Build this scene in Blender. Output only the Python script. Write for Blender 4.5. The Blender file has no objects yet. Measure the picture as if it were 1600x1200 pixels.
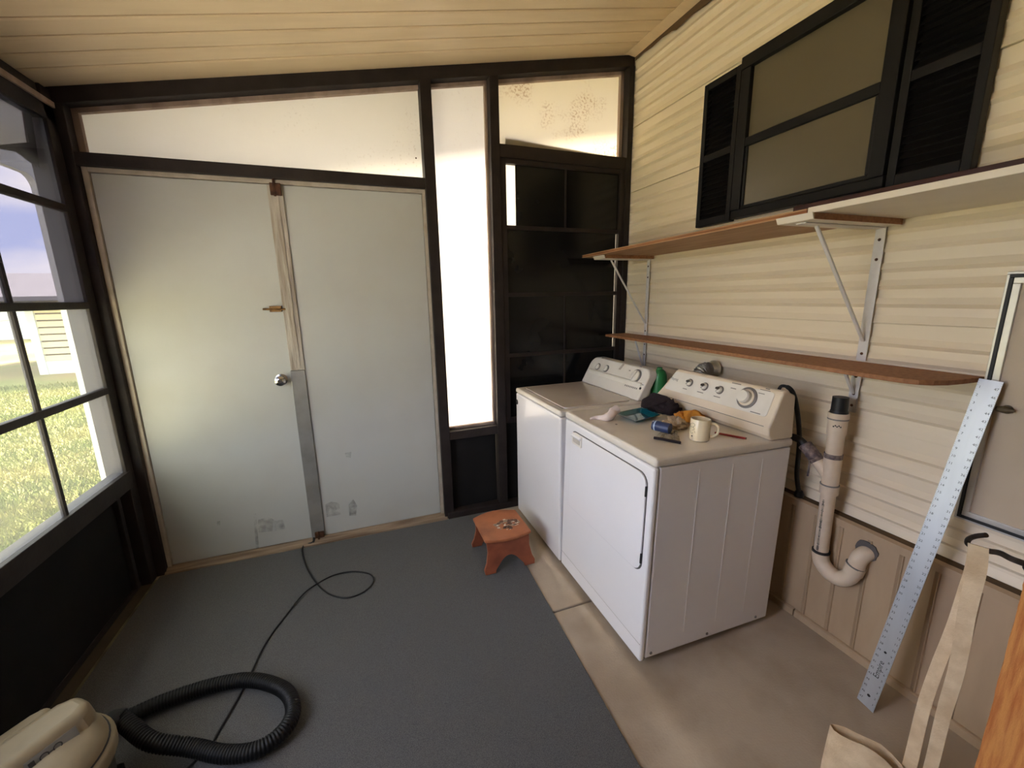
import bpy, bmesh, math, random
from mathutils import Vector, Matrix, noise
random.seed(7)
S = bpy.context.scene
COL = S.collection

# ------------------------------------------------------------------ camera
H = 1.57                                  # eye height in metres
FPX = 644.63                              # focal length in pixels of a 1600-wide frame
_a, _b, _c = (math.radians(v) for v in (20.106, -11.894, -1.1144))
_f = Vector((math.sin(_a)*math.cos(_b), math.cos(_a)*math.cos(_b), math.sin(_b)))
_r = Vector((math.cos(_a), -math.sin(_a), 0))
_u = _r.cross(_f)
_r2 = math.cos(_c)*_r + math.sin(_c)*_u
_u2 = -math.sin(_c)*_r + math.cos(_c)*_u
CAM = Vector((0, 0, H))
cam = bpy.data.cameras.new('camera')
cam.sensor_width = 36; cam.lens = FPX/1600*36; cam.clip_start = 0.02; cam.clip_end = 300
co = bpy.data.objects.new('camera', cam); COL.objects.link(co)
m3 = Matrix((_r2, _u2, -_f)).transposed()
co.matrix_world = Matrix.Translation(CAM) @ m3.to_4x4()
S.camera = co

# ------------------------------------------------------------------ light and exposure
vs = S.view_settings
vs.view_transform = 'Standard'; vs.look = 'None'; vs.gamma = 1; vs.use_curve_mapping = False
vs.exposure = 2.12
w = bpy.data.worlds.new('sky'); S.world = w; w.use_nodes = True
nt = w.node_tree; nt.nodes.clear()
def _wn(t, **k):
    n = nt.nodes.new(t)
    for a, v in k.items(): setattr(n, a, v)
    return n
tc = _wn('ShaderNodeTexCoord'); mp = _wn('ShaderNodeMapping'); mp.inputs['Scale'].default_value = (2, 2, 6)
nz = _wn('ShaderNodeTexNoise'); nz.inputs['Scale'].default_value = 2.2; nz.inputs['Detail'].default_value = 6
rp = _wn('ShaderNodeValToRGB')
rp.color_ramp.elements[0].position = 0.38; rp.color_ramp.elements[0].color = (0.46, 0.54, 0.86, 1)
rp.color_ramp.elements[1].position = 0.66; rp.color_ramp.elements[1].color = (1.0, 0.98, 0.98, 1)
bg = _wn('ShaderNodeBackground'); bg.inputs['Strength'].default_value = 2.9
ow = _wn('ShaderNodeOutputWorld')
nt.links.new(tc.outputs['Generated'], mp.inputs['Vector']); nt.links.new(mp.outputs['Vector'], nz.inputs['Vector'])
nt.links.new(nz.outputs['Fac'], rp.inputs['Fac']); nt.links.new(rp.outputs['Color'], bg.inputs['Color'])
nt.links.new(bg.outputs['Background'], ow.inputs['Surface'])
sun = bpy.data.lights.new('sun', 'SUN'); sun.energy = 22.0; sun.angle = math.radians(11.0); sun.color = (1, 0.95, 0.86)
so = bpy.data.objects.new('sun', sun); COL.objects.link(so)
so.rotation_euler = (-Vector((0.02, 1.0, 0.95))).to_track_quat('-Z', 'Y').to_euler()
so.location = (2, 8, 8)

# ------------------------------------------------------------------ pixel helpers (a pixel is only a direction; planes give the distance)
def ray(x, y): return _r2*((x-800)/FPX) + _u2*(-(y-600)/FPX) + _f
def atX(x, y, X): d = ray(x, y); return CAM + d*(X/d.x)
def atY(x, y, Y): d = ray(x, y); return CAM + d*(Y/d.y)
def atZ(x, y, Z): d = ray(x, y); return CAM + d*((Z-H)/d.z)
def atP(x, y, p, n): d = ray(x, y); p = Vector(p); n = Vector(n); return CAM + d*((p-CAM).dot(n)/d.dot(n))

# ------------------------------------------------------------------ materials
def srgb(r, g, b):
    return tuple((v/255/12.92 if v/255 <= 0.04045 else ((v/255+0.055)/1.055)**2.4) for v in (r, g, b))
MATS = {}
def mat(name, col, rough=0.6, metal=0.0, var=0.0, vscale=6.0, vcol=None, bump=0.0, bscale=40.0, spec=0.5, trans=0.0,
        stretch=None, coat=0.0, ior=1.45, sheen=0.0, detail=4.0, vlo=0.4, vhi=0.65):
    """procedural principled material: base colour, blotches of a second colour, fine relief"""
    m = bpy.data.materials.new(name); m.use_nodes = True; t = m.node_tree
    p = t.nodes['Principled BSDF']
    p.inputs['Base Color'].default_value = (*col, 1); p.inputs['Roughness'].default_value = rough
    p.inputs['Metallic'].default_value = metal; p.inputs['Specular IOR Level'].default_value = spec
    p.inputs['Transmission Weight'].default_value = trans; p.inputs['IOR'].default_value = ior
    p.inputs['Coat Weight'].default_value = coat; p.inputs['Sheen Weight'].default_value = sheen
    tcn = t.nodes.new('ShaderNodeTexCoord'); mpn = t.nodes.new('ShaderNodeMapping')
    t.links.new(tcn.outputs['Object'], mpn.inputs['Vector'])
    if stretch: mpn.inputs['Scale'].default_value = stretch
    if var > 0:
        n = t.nodes.new('ShaderNodeTexNoise'); n.inputs['Scale'].default_value = vscale; n.inputs['Detail'].default_value = detail
        t.links.new(mpn.outputs['Vector'], n.inputs['Vector'])
        r = t.nodes.new('ShaderNodeMapRange'); r.inputs[1].default_value = vlo; r.inputs[2].default_value = vhi
        r.inputs[3].default_value = 0; r.inputs[4].default_value = var
        t.links.new(n.outputs['Fac'], r.inputs[0])
        mx = t.nodes.new('ShaderNodeMix'); mx.data_type = 'RGBA'
        mx.inputs[6].default_value = (*col, 1)
        mx.inputs[7].default_value = (*(vcol or tuple(c*0.5 for c in col)), 1)
        t.links.new(r.outputs[0], mx.inputs[0]); t.links.new(mx.outputs[2], p.inputs['Base Color'])
    if bump > 0:
        n2 = t.nodes.new('ShaderNodeTexNoise'); n2.inputs['Scale'].default_value = bscale; n2.inputs['Detail'].default_value = 3
        t.links.new(mpn.outputs['Vector'], n2.inputs['Vector'])
        b = t.nodes.new('ShaderNodeBump'); b.inputs['Strength'].default_value = bump; b.inputs['Distance'].default_value = 0.004
        t.links.new(n2.outputs['Fac'], b.inputs['Height']); t.links.new(b.outputs['Normal'], p.inputs['Normal'])
    MATS[name] = m
    return m
def pane_mat(name, tint, gloss=0.06, rough=0.03, haze=0.0):
    """clear or tinted vinyl sheet: coloured see-through, a little haze, a weak mirror"""
    m = bpy.data.materials.new(name); m.use_nodes = True; t = m.node_tree; t.nodes.clear()
    o = t.nodes.new('ShaderNodeOutputMaterial'); a = t.nodes.new('ShaderNodeBsdfTransparent'); a.inputs[0].default_value = (*tint, 1)
    g = t.nodes.new('ShaderNodeBsdfGlossy'); g.inputs['Roughness'].default_value = rough
    x = t.nodes.new('ShaderNodeMixShader'); x.inputs[0].default_value = gloss
    t.links.new(a.outputs[0], x.inputs[1]); t.links.new(g.outputs[0], x.inputs[2]); last = x
    if haze > 0:
        d = t.nodes.new('ShaderNodeBsdfTranslucent'); d.inputs[0].default_value = (0.8, 0.8, 0.82, 1)
        y = t.nodes.new('ShaderNodeMixShader'); y.inputs[0].default_value = haze
        t.links.new(x.outputs[0], y.inputs[1]); t.links.new(d.outputs[0], y.inputs[2]); last = y
    t.links.new(last.outputs[0], o.inputs[0]); MATS[name] = m
    return m
def sheet_mat(name, col, dirt, dscale=14.0, amount=0.5, lo=0.58, hi=0.72, trans=0.6, big=2.2):
    """milky sheet: part of the daylight behind it comes through"""
    m = bpy.data.materials.new(name); m.use_nodes = True; t = m.node_tree; t.nodes.clear()
    o = t.nodes.new('ShaderNodeOutputMaterial'); tr = t.nodes.new('ShaderNodeBsdfTranslucent'); df = t.nodes.new('ShaderNodeBsdfDiffuse')
    tcn = t.nodes.new('ShaderNodeTexCoord'); n = t.nodes.new('ShaderNodeTexNoise'); n.inputs['Scale'].default_value = dscale*4; n.inputs['Detail'].default_value = 5
    n2 = t.nodes.new('ShaderNodeTexNoise'); n2.inputs['Scale'].default_value = big; n2.inputs['Detail'].default_value = 2
    t.links.new(tcn.outputs['Object'], n.inputs['Vector']); t.links.new(tcn.outputs['Object'], n2.inputs['Vector'])
    r = t.nodes.new('ShaderNodeMapRange'); r.inputs[1].default_value = lo; r.inputs[2].default_value = hi; t.links.new(n.outputs['Fac'], r.inputs[0])
    r2 = t.nodes.new('ShaderNodeMapRange'); r2.inputs[1].default_value = 0.48; r2.inputs[2].default_value = 0.62; t.links.new(n2.outputs['Fac'], r2.inputs[0])
    mu = t.nodes.new('ShaderNodeMath'); mu.operation = 'MULTIPLY'; t.links.new(r.outputs[0], mu.inputs[0]); t.links.new(r2.outputs[0], mu.inputs[1])
    mu2 = t.nodes.new('ShaderNodeMath'); mu2.operation = 'MULTIPLY'; t.links.new(mu.outputs[0], mu2.inputs[0]); mu2.inputs[1].default_value = amount
    mx = t.nodes.new('ShaderNodeMix'); mx.data_type = 'RGBA'; mx.inputs[6].default_value = (*col, 1); mx.inputs[7].default_value = (*dirt, 1)
    t.links.new(mu2.outputs[0], mx.inputs[0]); t.links.new(mx.outputs[2], tr.inputs[0]); t.links.new(mx.outputs[2], df.inputs[0])
    x = t.nodes.new('ShaderNodeMixShader'); x.inputs[0].default_value = trans
    t.links.new(df.outputs[0], x.inputs[1]); t.links.new(tr.outputs[0], x.inputs[2]); t.links.new(x.outputs[0], o.inputs[0]); MATS[name] = m
    return m

black_wood = mat('black_painted_wood', srgb(38, 32, 31), 0.55, var=0.5, vscale=9, vcol=srgb(56, 48, 45), bump=0.25, bscale=60, spec=0.3)
black_flat = mat('flat_black_board', srgb(26, 25, 25), 0.7, var=0.4, vscale=4, vcol=srgb(38, 36, 35), spec=0.2)
tan_reveal = mat('tan_backlit_wood', srgb(170, 150, 136), 0.8, var=0.6, vscale=12, vcol=srgb(118, 98, 88), stretch=(1, 1, 0.3))
door_white = mat('painted_door', srgb(184, 186, 183), 0.5, var=0.35, vscale=3.5, vcol=srgb(174, 171, 165), bump=0.08, bscale=90, vlo=0.45, vhi=0.75)
door_trim = mat('cream_door_trim', srgb(186, 176, 162), 0.6, var=0.5, vscale=15, vcol=srgb(156, 142, 126))
sill_wood = mat('bare_sill_wood', srgb(148, 130, 110), 0.8, var=0.8, vscale=8, vcol=srgb(96, 76, 60), stretch=(0.4, 6, 6), bump=0.3)
strip_paint = mat('peeling_painted_strip', srgb(182, 175, 164), 0.6, var=0.8, vscale=7, vcol=srgb(134, 121, 108), stretch=(6, 6, 0.5), bump=0.5, bscale=30, detail=8)
strip_metal = mat('dull_metal_strip', srgb(150, 148, 145), 0.45, metal=0.35, var=0.5, vscale=6, vcol=srgb(105, 102, 98))
chrome = mat('polished_metal', srgb(205, 205, 205), 0.16, metal=1.0)
rust = mat('rusty_brown_metal', srgb(92, 60, 42), 0.7, metal=0.3, var=0.8, vscale=40, vcol=srgb(48, 30, 22), bump=0.4)
brass = mat('aged_brass', srgb(142, 108, 66), 0.45, metal=0.7, var=0.7, vscale=50, vcol=srgb(80, 56, 36))
siding = mat('cream_metal_siding', srgb(236, 221, 194), 0.38, var=0.28, vscale=5, vcol=srgb(220, 202, 168), stretch=(1, 0.25, 2), bump=0.05, bscale=25)
skirt = mat('tan_skirting', srgb(184, 160, 130), 0.55, var=0.35, vscale=6, vcol=srgb(162, 136, 108), stretch=(1, 2, 0.4))
ceil_m = mat('tan_ceiling_pan', srgb(226, 203, 166), 0.40, var=0.4, vscale=4, vcol=srgb(208, 183, 144), stretch=(0.5, 4, 1), bump=0.06)
seam_dark = mat('dark_seam', srgb(92, 72, 48), 0.9, var=0.3, vscale=20)
concrete = mat('concrete', srgb(176, 161, 142), 0.8, var=0.75, vscale=3.2, vcol=srgb(146, 128, 108), bump=0.25, bscale=120, detail=8)
joint = mat('dirty_joint', srgb(60, 50, 42), 0.95, var=0.4, vscale=20)
carpet_m = mat('slate_blue_carpet', srgb(102, 102, 102), 0.98, var=0.85, vscale=420, vcol=srgb(64, 64, 65), bump=0.8, bscale=600, spec=0.05, detail=2, sheen=0.1)
appl = mat('white_appliance_enamel', srgb(236, 233, 233), 0.25, var=0.1, vscale=3, vcol=srgb(222, 216, 212), coat=0.2)
appl_top = mat('soiled_white_enamel', srgb(226, 219, 208), 0.3, var=0.5, vscale=5, vcol=srgb(196, 182, 162), coat=0.2)
appl_grey = mat('greyed_lid_enamel', srgb(204, 194, 182), 0.22, var=0.4, vscale=4, vcol=srgb(184, 172, 158), coat=0.3)
console_m = mat('cream_plastic_console', srgb(228, 214, 192), 0.4, var=0.25, vscale=10, vcol=srgb(212, 194, 168))
console_w = mat('white_plastic_console', srgb(230, 226, 216), 0.38, var=0.3, vscale=9, vcol=srgb(206, 198, 184))
knob_grey = mat('grey_dial_plastic', srgb(120, 116, 112), 0.4, var=0.2, vscale=20)
knob_dark = mat('dark_dial_plastic', srgb(58, 50, 46), 0.45, var=0.2, vscale=20)
print_grey = mat('grey_print', srgb(126, 122, 116), 0.6, var=0.1, vscale=30)
print_dark = mat('dark_print', srgb(40, 38, 38), 0.6, var=0.1, vscale=30)
gap_m = mat('shadow_gap', srgb(92, 88, 86), 0.8, var=0.2, vscale=20)
black_plastic = mat('black_plastic', srgb(24, 24, 25), 0.5, var=0.3, vscale=20, vcol=srgb(40, 40, 42), bump=0.1)
hose_m = mat('black_ribbed_hose', srgb(13, 13, 14), 0.5, var=0.3, vscale=20, vcol=srgb(20, 20, 21), spec=0.3)
louver_m = mat('black_shutter_paint', srgb(17, 16, 17), 0.5, var=0.4, vscale=8, vcol=srgb(24, 23, 24), spec=0.3)
screen_glass = mat('olive_screened_glass', srgb(98, 90, 72), 0.18, var=0.25, vscale=2, vcol=srgb(84, 77, 60), bump=0.12, bscale=260, spec=0.6)
ply = mat('plywood', srgb(170, 132, 94), 0.6, var=0.7, vscale=5, vcol=srgb(136, 92, 58), stretch=(4, 0.6, 4), bump=0.15, detail=6)
ply_edge = mat('plywood_edge', srgb(150, 98, 58), 0.75, var=0.9, vscale=12, vcol=srgb(108, 64, 36), stretch=(1, 0.2, 14))
particle = mat('particle_board', srgb(160, 112, 76), 0.7, var=0.6, vscale=60, vcol=srgb(120, 80, 52), bump=0.2, bscale=200)
melamine = mat('white_melamine', srgb(222, 212, 194), 0.45, var=0.25, vscale=6, vcol=srgb(200, 188, 168))
bracket_m = mat('white_enamelled_bracket', srgb(216, 212, 208), 0.4, var=0.3, vscale=20, vcol=srgb(190, 184, 178))
dark_strip_m = mat('dark_red_stained_wood', srgb(72, 36, 28), 0.5, var=0.5, vscale=20, vcol=srgb(46, 24, 20), stretch=(4, 0.6, 4))
stool_m = mat('red_brown_stained_wood', srgb(150, 84, 58), 0.45, var=0.7, vscale=10, vcol=srgb(110, 56, 40), stretch=(1, 3, 1), bump=0.12, detail=6)
stool_top_m = mat('worn_stool_top', srgb(170, 104, 68), 0.4, var=0.75, vscale=7, vcol=srgb(122, 72, 50), bump=0.12, detail=7)
pvc = mat('cream_pvc_pipe', srgb(222, 204, 180), 0.4, var=0.35, vscale=14, vcol=srgb(196, 172, 144))
primer = mat('purple_primer_stain', srgb(92, 80, 80), 0.6, var=0.8, vscale=60, vcol=srgb(150, 132, 122))
alu = mat('brushed_aluminium', srgb(196, 200, 204), 0.38, metal=0.55, var=0.3, vscale=8, vcol=srgb(172, 176, 180), stretch=(3, 3, 0.4))
frame_alu = mat('bright_aluminium_frame', srgb(208, 204, 196), 0.35, metal=0.5, var=0.2, vscale=12)
access_m = mat('beige_access_panel', srgb(196, 180, 156), 0.6, var=0.2, vscale=3, bump=0.15, bscale=200)
leather = mat('tan_suede_leather', srgb(226, 202, 166), 0.9, var=0.6, vscale=14, vcol=srgb(186, 154, 116), bump=0.4, bscale=180, sheen=0.2)
orange_m = mat('orange_rough_wood', srgb(246, 172, 98), 0.85, var=0.85, vscale=7, vcol=srgb(216, 124, 64), stretch=(14, 14, 1.2), bump=0.6, bscale=80, detail=8)
iron = mat('black_wrought_iron', srgb(52, 42, 36), 0.6, metal=0.4, var=0.6, vscale=40, vcol=srgb(28, 24, 22), bump=0.4)
mug_m = mat('cream_glazed_ceramic', srgb(238, 222, 188), 0.22, var=0.12, vscale=5, coat=0.3)
teal_m = mat('teal_glass', srgb(26, 128, 156), 0.08, var=0.3, vscale=8, vcol=srgb(12, 84, 110), trans=0.55, coat=0.4)
sock_m = mat('white_cotton', srgb(232, 218, 212), 0.9, var=0.3, vscale=20, vcol=srgb(206, 184, 176), bump=0.3, bscale=300)
cap_m = mat('dark_plum_knit', srgb(40, 30, 34), 0.95, var=0.5, vscale=60, vcol=srgb(24, 18, 22), bump=0.5, bscale=250)
orange_cloth = mat('mustard_orange_knit', srgb(206, 140, 52), 0.9, var=0.7, vscale=26, vcol=srgb(150, 86, 30), bump=0.6, bscale=200)
bag_m = mat('crumpled_clear_plastic', srgb(206, 184, 154), 0.18, var=0.5, vscale=20, vcol=srgb(158, 128, 98), trans=0.25, bump=0.3, bscale=30)
blue_m = mat('navy_printed_sleeve', srgb(52, 66, 104), 0.4, var=0.5, vscale=30, vcol=srgb(30, 38, 62))
pale_blue = mat('pale_blue_print', srgb(176, 200, 232), 0.5, var=0.1, vscale=20)
glove_m = mat('grey_ribbed_knit', srgb(172, 162, 144), 0.95, var=0.6, vscale=60, vcol=srgb(120, 112, 100), bump=0.6, bscale=260)
pencil_m = mat('red_lacquered_wood', srgb(150, 34, 38), 0.4, var=0.3, vscale=30)
green_m = mat('green_plastic', srgb(44, 120, 68), 0.35, var=0.2, vscale=10)
foil = mat('crumpled_foil', srgb(206, 204, 198), 0.28, metal=0.9, var=0.4, vscale=30, bump=0.9, bscale=60)
vac_tan = mat('beige_vacuum_plastic', srgb(134, 121, 97), 0.5, var=0.35, vscale=12, vcol=srgb(108, 96, 75))
vac_dark = mat('dark_olive_vacuum_drum', srgb(66, 66, 56), 0.5, var=0.3, vscale=10)
vac_label = mat('grey_label', srgb(120, 118, 112), 0.5, var=0.3, vscale=30)
grass_m = mat('lawn_grass', srgb(104, 112, 56), 0.9, var=0.8, vscale=1.2, vcol=srgb(138, 132, 76), spec=0.1)
ground_m = mat('lawn_soil', srgb(106, 112, 62), 0.95, var=0.9, vscale=0.35, vcol=srgb(146, 126, 94), spec=0.1, detail=8)
bounce_m = mat('bounce_concrete', srgb(214, 206, 192), 0.9, var=0.4, vscale=1.0)
house_m = mat('neighbour_cream_siding', srgb(206, 194, 156), 0.7, var=0.15, vscale=2)
house_white = mat('neighbour_white_trim', srgb(196, 200, 202), 0.7, var=0.15, vscale=2)
house_roof = mat('neighbour_pale_roof', srgb(150, 146, 148), 0.6, var=0.2, vscale=2)
col_m = mat('pale_grey_column', srgb(196, 200, 200), 0.6, var=0.25, vscale=3, vcol=srgb(168, 172, 172))
bark_m = mat('palm_trunk', srgb(150, 110, 84), 0.9, var=0.4, vscale=8)
leaf_m = mat('dry_fronds', srgb(132, 128, 84), 0.9, var=0.5, vscale=8)
pane_smoke = pane_mat('dimming_smoke_vinyl', (0.27, 0.26, 0.265), 0.02, haze=0.02)  # vinyl tint, darkened further to dim the bright view outside
pane_clear = pane_mat('dimming_clear_vinyl', (0.64, 0.64, 0.55), 0.02, haze=0.03)  # tint lowered so the lawn view doesn't outshine the room
pane_black = mat('black_tinted_pane', srgb(20, 20, 20), 0.16, var=0.3, vscale=3, vcol=srgb(30, 30, 29), spec=0.35)
sheet_plain = sheet_mat('milky_sheet', srgb(212, 207, 197), srgb(150, 128, 104), 14, 0.35, trans=0.34)
sheet_bright = sheet_mat('milky_strip_sheet', srgb(232, 228, 222), srgb(180, 160, 140), 10, 0.3, trans=0.30)
sheet_dirty = sheet_mat('spattered_sheet', srgb(214, 206, 190), srgb(156, 126, 98), 16, 0.7, 0.5, 0.6, trans=0.50, big=3.2)

# ------------------------------------------------------------------ mesh building
ORG = {}
class MB:
    def __init__(s): s.v = []; s.f = []
    def add(s, vs_, fs):
        o = len(s.v); s.v += [Vector(p) for p in vs_]; s.f += [tuple(i+o for i in q) for q in fs]; return s
    def box(s, x0, x1, y0, y1, z0, z1):
        if x0 > x1: x0, x1 = x1, x0
        if y0 > y1: y0, y1 = y1, y0
        if z0 > z1: z0, z1 = z1, z0
        return s.add([(x0,y0,z0),(x1,y0,z0),(x1,y1,z0),(x0,y1,z0),(x0,y0,z1),(x1,y0,z1),(x1,y1,z1),(x0,y1,z1)],
                     [(0,3,2,1),(4,5,6,7),(0,1,5,4),(1,2,6,5),(2,3,7,6),(3,0,4,7)])
    def prism(s, poly, d):
        """polygon (3-D points, any plane) extruded by vector d"""
        d = Vector(d); n = len(poly); a = [Vector(p) for p in poly]
        nrm = Vector((0,0,0))
        for i in range(n): nrm += a[i].cross(a[(i+1) % n])
        if nrm.dot(d) > 0: a = a[::-1]
        b = [p+d for p in a]
        return s.add(a+b, [tuple(range(n)), tuple(range(2*n-1, n-1, -1))] + [((i+1) % n, i, i+n, (i+1) % n+n) for i in range(n)])
    def frustum(s, p0, p1, r0, r1, n=20, caps=True):
        p0 = Vector(p0); p1 = Vector(p1); d = (p1-p0).normalized()
        a = d.orthogonal().normalized(); b = d.cross(a)
        ring = lambda p, r: [p + (a*math.cos(t)+b*math.sin(t))*r for t in (2*math.pi*i/n for i in range(n))]
        fs = [(i, (i+1) % n, (i+1) % n+n, i+n) for i in range(n)]
        if caps: fs += [tuple(range(n-1, -1, -1)), tuple(range(n, 2*n))]
        return s.add(ring(p0, r0)+ring(p1, r1), fs)
    def tube(s, pts, r, n=10, caps=True):
        """tube along a polyline; r a number or one per point"""
        pts = [Vector(p) for p in pts]; k = len(pts); rs = r if hasattr(r, '__len__') else [r]*k
        vs_ = []; up = None
        for i, p in enumerate(pts):
            d = (pts[min(i+1, k-1)]-pts[max(i-1, 0)]).normalized()
            if up is None: up = d.orthogonal().normalized()
            up = (up - d*up.dot(d)).normalized(); b = d.cross(up)
            vs_ += [p + (up*math.cos(t)+b*math.sin(t))*rs[i] for t in (2*math.pi*j/n for j in range(n))]
        fs = [(i*n+j, i*n+(j+1) % n, (i+1)*n+(j+1) % n, (i+1)*n+j) for i in range(k-1) for j in range(n)]
        if caps: fs += [tuple(range(n-1, -1, -1)), tuple(range((k-1)*n, k*n))]
        return s.add(vs_, fs)
    def lathe(s, prof, c, axis=(0,0,1), n=28, close=False):
        """profile [(radius, height)] turned about axis through c"""
        d = Vector(axis).normalized(); a = d.orthogonal().normalized(); b = d.cross(a); c = Vector(c); k = len(prof)
        vs_ = [c + d*hh + (a*math.cos(t)+b*math.sin(t))*rr for rr, hh in prof for t in (2*math.pi*j/n for j in range(n))]
        fs = [(i*n+j, i*n+(j+1) % n, (i+1)*n+(j+1) % n, (i+1)*n+j) for i in range(k-1) for j in range(n)]
        fs += [tuple(range(n-1, -1, -1)), tuple(range((k-1)*n, k*n))]
        return s.add(vs_, fs)
    def build(s, name, m, parent=None, loc=None, smooth=False, bevel=0.0, seg=2, kind=None, ang=35):
        me = bpy.data.meshes.new(name)
        org = ORG[parent.name] if parent else Vector(loc if loc is not None else base_of(s.v))
        me.from_pydata([tuple(p-org) for p in s.v], [], s.f); me.validate()
        bm = bmesh.new(); bm.from_mesh(me); bmesh.ops.recalc_face_normals(bm, faces=bm.faces); bm.to_mesh(me); bm.free()
        me.materials.append(m)
        o = bpy.data.objects.new(name, me); COL.objects.link(o)
        if parent: o.parent = parent
        else: o.location = org
        ORG[o.name] = org
        if smooth:
            for p in me.polygons: p.use_smooth = True
            me.set_sharp_from_angle(angle=math.radians(ang))
        if bevel > 0:
            b = o.modifiers.new('edge', 'BEVEL'); b.width = bevel; b.segments = seg; b.limit_method = 'ANGLE'; b.angle_limit = math.radians(40)
        if kind: o['kind'] = kind
        return o
def base_of(vs_):
    n = len(vs_); xs = [p.x for p in vs_]; ys = [p.y for p in vs_]
    return Vector(((min(xs)+max(xs))/2, (min(ys)+max(ys))/2, min(p.z for p in vs_)))
def box(x0, x1, y0, y1, z0, z1): return MB().box(x0, x1, y0, y1, z0, z1)
def thing(name, loc, label=None, cat=None, group=None, kind=None):
    o = bpy.data.objects.new(name, None); o.empty_display_size = 0.05; COL.objects.link(o); o.location = loc; ORG[o.name] = Vector(loc)
    if label: tag(o, label, cat, group)
    if kind: o['kind'] = kind
    return o
def tag(o, label, cat, group=None):
    o['label'] = label; o['category'] = cat
    if group: o['group'] = group
    return o
def struct(o): o['kind'] = 'structure'; return o
def spline(pts, n=8, closed=False):
    """Catmull-Rom through pts"""
    P = [Vector(p) for p in pts]; out = []; k = len(P)
    for i in range(k-1):
        p0 = P[max(i-1, 0)]; p1 = P[i]; p2 = P[i+1]; p3 = P[min(i+2, k-1)]
        for j in range(n):
            t = j/n
            out.append(0.5*((2*p1)+(p2-p0)*t+(2*p0-5*p1+4*p2-p3)*t*t+(3*p1-p0-3*p2+p3)*t**3))
    out.append(P[-1]); return out
def rrect(w, h, r, n=5, corners=(1,1,1,1)):
    """rounded rectangle outline centred on 0: corners = bl, br, tr, tl"""
    out = []
    for (cx, cy, a0, on) in ((-w/2, -h/2, math.pi, corners[0]), (w/2, -h/2, 1.5*math.pi, corners[1]), (w/2, h/2, 0, corners[2]), (-w/2, h/2, 0.5*math.pi, corners[3])):
        if not on: out.append((cx, cy)); continue
        sx = -1 if cx > 0 else 1; sy = -1 if cy > 0 else 1
        for i in range(n+1):
            a = a0 + math.pi/2*i/n; out.append((cx+sx*r+r*math.cos(a), cy+sy*r+r*math.sin(a)))
    return out
def text_mb(mb, body, size, origin, right, up, lift=0.0004, align='CENTER'):
    """flat lettering as thin geometry lying on a surface"""
    cu = bpy.data.curves.new('lettering', 'FONT'); cu.body = body; cu.size = size; cu.align_x = align; cu.align_y = 'CENTER'; cu.resolution_u = 2
    o = bpy.data.objects.new('lettering', cu); COL.objects.link(o)
    me = bpy.data.meshes.new_from_object(o)
    R_ = Vector(right).normalized(); U_ = Vector(up).normalized(); N_ = R_.cross(U_)
    mb.add([Vector(origin)+R_*v.co.x+U_*v.co.y+N_*lift for v in me.vertices], [tuple(p.vertices) for p in me.polygons])
    bpy.data.objects.remove(o); bpy.data.curves.remove(cu); bpy.data.meshes.remove(me)
    return mb
def lump(mb, c, ex, ey, ez, amp=0.15, freq=3.0, seed=0.0, nu=28, nv=12, flat=0.15, power=1.0):
    """a crumpled heap: half-dome with axes ex, ey, ez displaced by noise, resting on its base"""
    c = Vector(c); ex = Vector(ex); ey = Vector(ey); ez = Vector(ez); vs_ = []; fs = []
    for j in range(nv+1):
        ph = math.pi/2*j/nv
        for i in range(nu):
            th = 2*math.pi*i/nu
            q = Vector((math.cos(th)*math.cos(ph), math.sin(th)*math.cos(ph), math.sin(ph)**power))
            k = 1 + amp*noise.noise(q*freq+Vector((seed, seed*1.7, 0)))*2 + amp*0.5*noise.noise(q*freq*2.3+Vector((seed*3, 0, seed)))
            vs_.append(c + ex*q.x*k + ey*q.y*k + ez*max(q.z*k, 0))
    for j in range(nv):
        for i in range(nu): fs.append((j*nu+i, j*nu+(i+1) % nu, (j+1)*nu+(i+1) % nu, (j+1)*nu+i))
    fs.append(tuple(range(nu-1, -1, -1)))
    return mb.add(vs_, fs)

# ================================================================== SETTING
XL, XR, YB, YF = -1.24, 1.955, 2.74, -2.6          # left frame face, siding face, back frame face, rear end
def cz(x): return 2.558 + 0.197*(x+1.245)          # sloping ceiling
# ---- outside ground
g = box(-40, 40, -30, 60, -0.4, -0.12).build('ground', ground_m); struct(g)
d = box(-4.6, -1.42, -9, 2.6, -0.13, -0.06).build('bounce_slab', bounce_m); struct(d)  # unseen pale slab added to bounce sunlight up to the ceiling
# ---- floor: slabs on a dark bed
fl = box(-1.40, 2.2, YF, 3.0, -0.14, -0.025).build('floor', joint); struct(fl)
ys = [3.0, 1.637, 0.11, -1.4, YF]
for i in range(4):
    y1 = ys[i]-(0.005 if i else 0); y0 = ys[i+1]+(0.005 if i < 3 else 0)
    box(-1.39, 2.15, y0, y1, -0.024, 0).build('concrete_slab', concrete, fl, bevel=0.006)
# ---- ceiling: pans running up the slope
ce = MB().prism([(-1.46, YF-0.4, cz(-1.46)+0.03), (2.3, YF-0.4, cz(2.3)+0.03), (2.3, YF-0.4, cz(2.3)+0.10), (-1.46, YF-0.4, cz(-1.46)+0.10)], (0, 3.42-YF+0.4, 0)).build('ceiling', seam_dark); struct(ce)
P = 0.1135; y = 2.59; ed = [2.79]
while y > YF: ed.append(y); y -= P
ed.append(YF)
for a, b in zip(ed[:-1], ed[1:]):
    x0, x1 = -1.36, 1.99; e = 0.0035
    z0, z1 = cz(x0), cz(x1)
    MB().prism([(x0, b+e, z0+0.004), (x0, b+0.012, z0), (x0, a-0.012, z0), (x0, a-e, z0+0.010), (x0, a-e, z0+0.028), (x0, b+e, z0+0.028)], (x1-x0, 0, z1-z0)).build('ceiling_board', ceil_m, ce)
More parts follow.
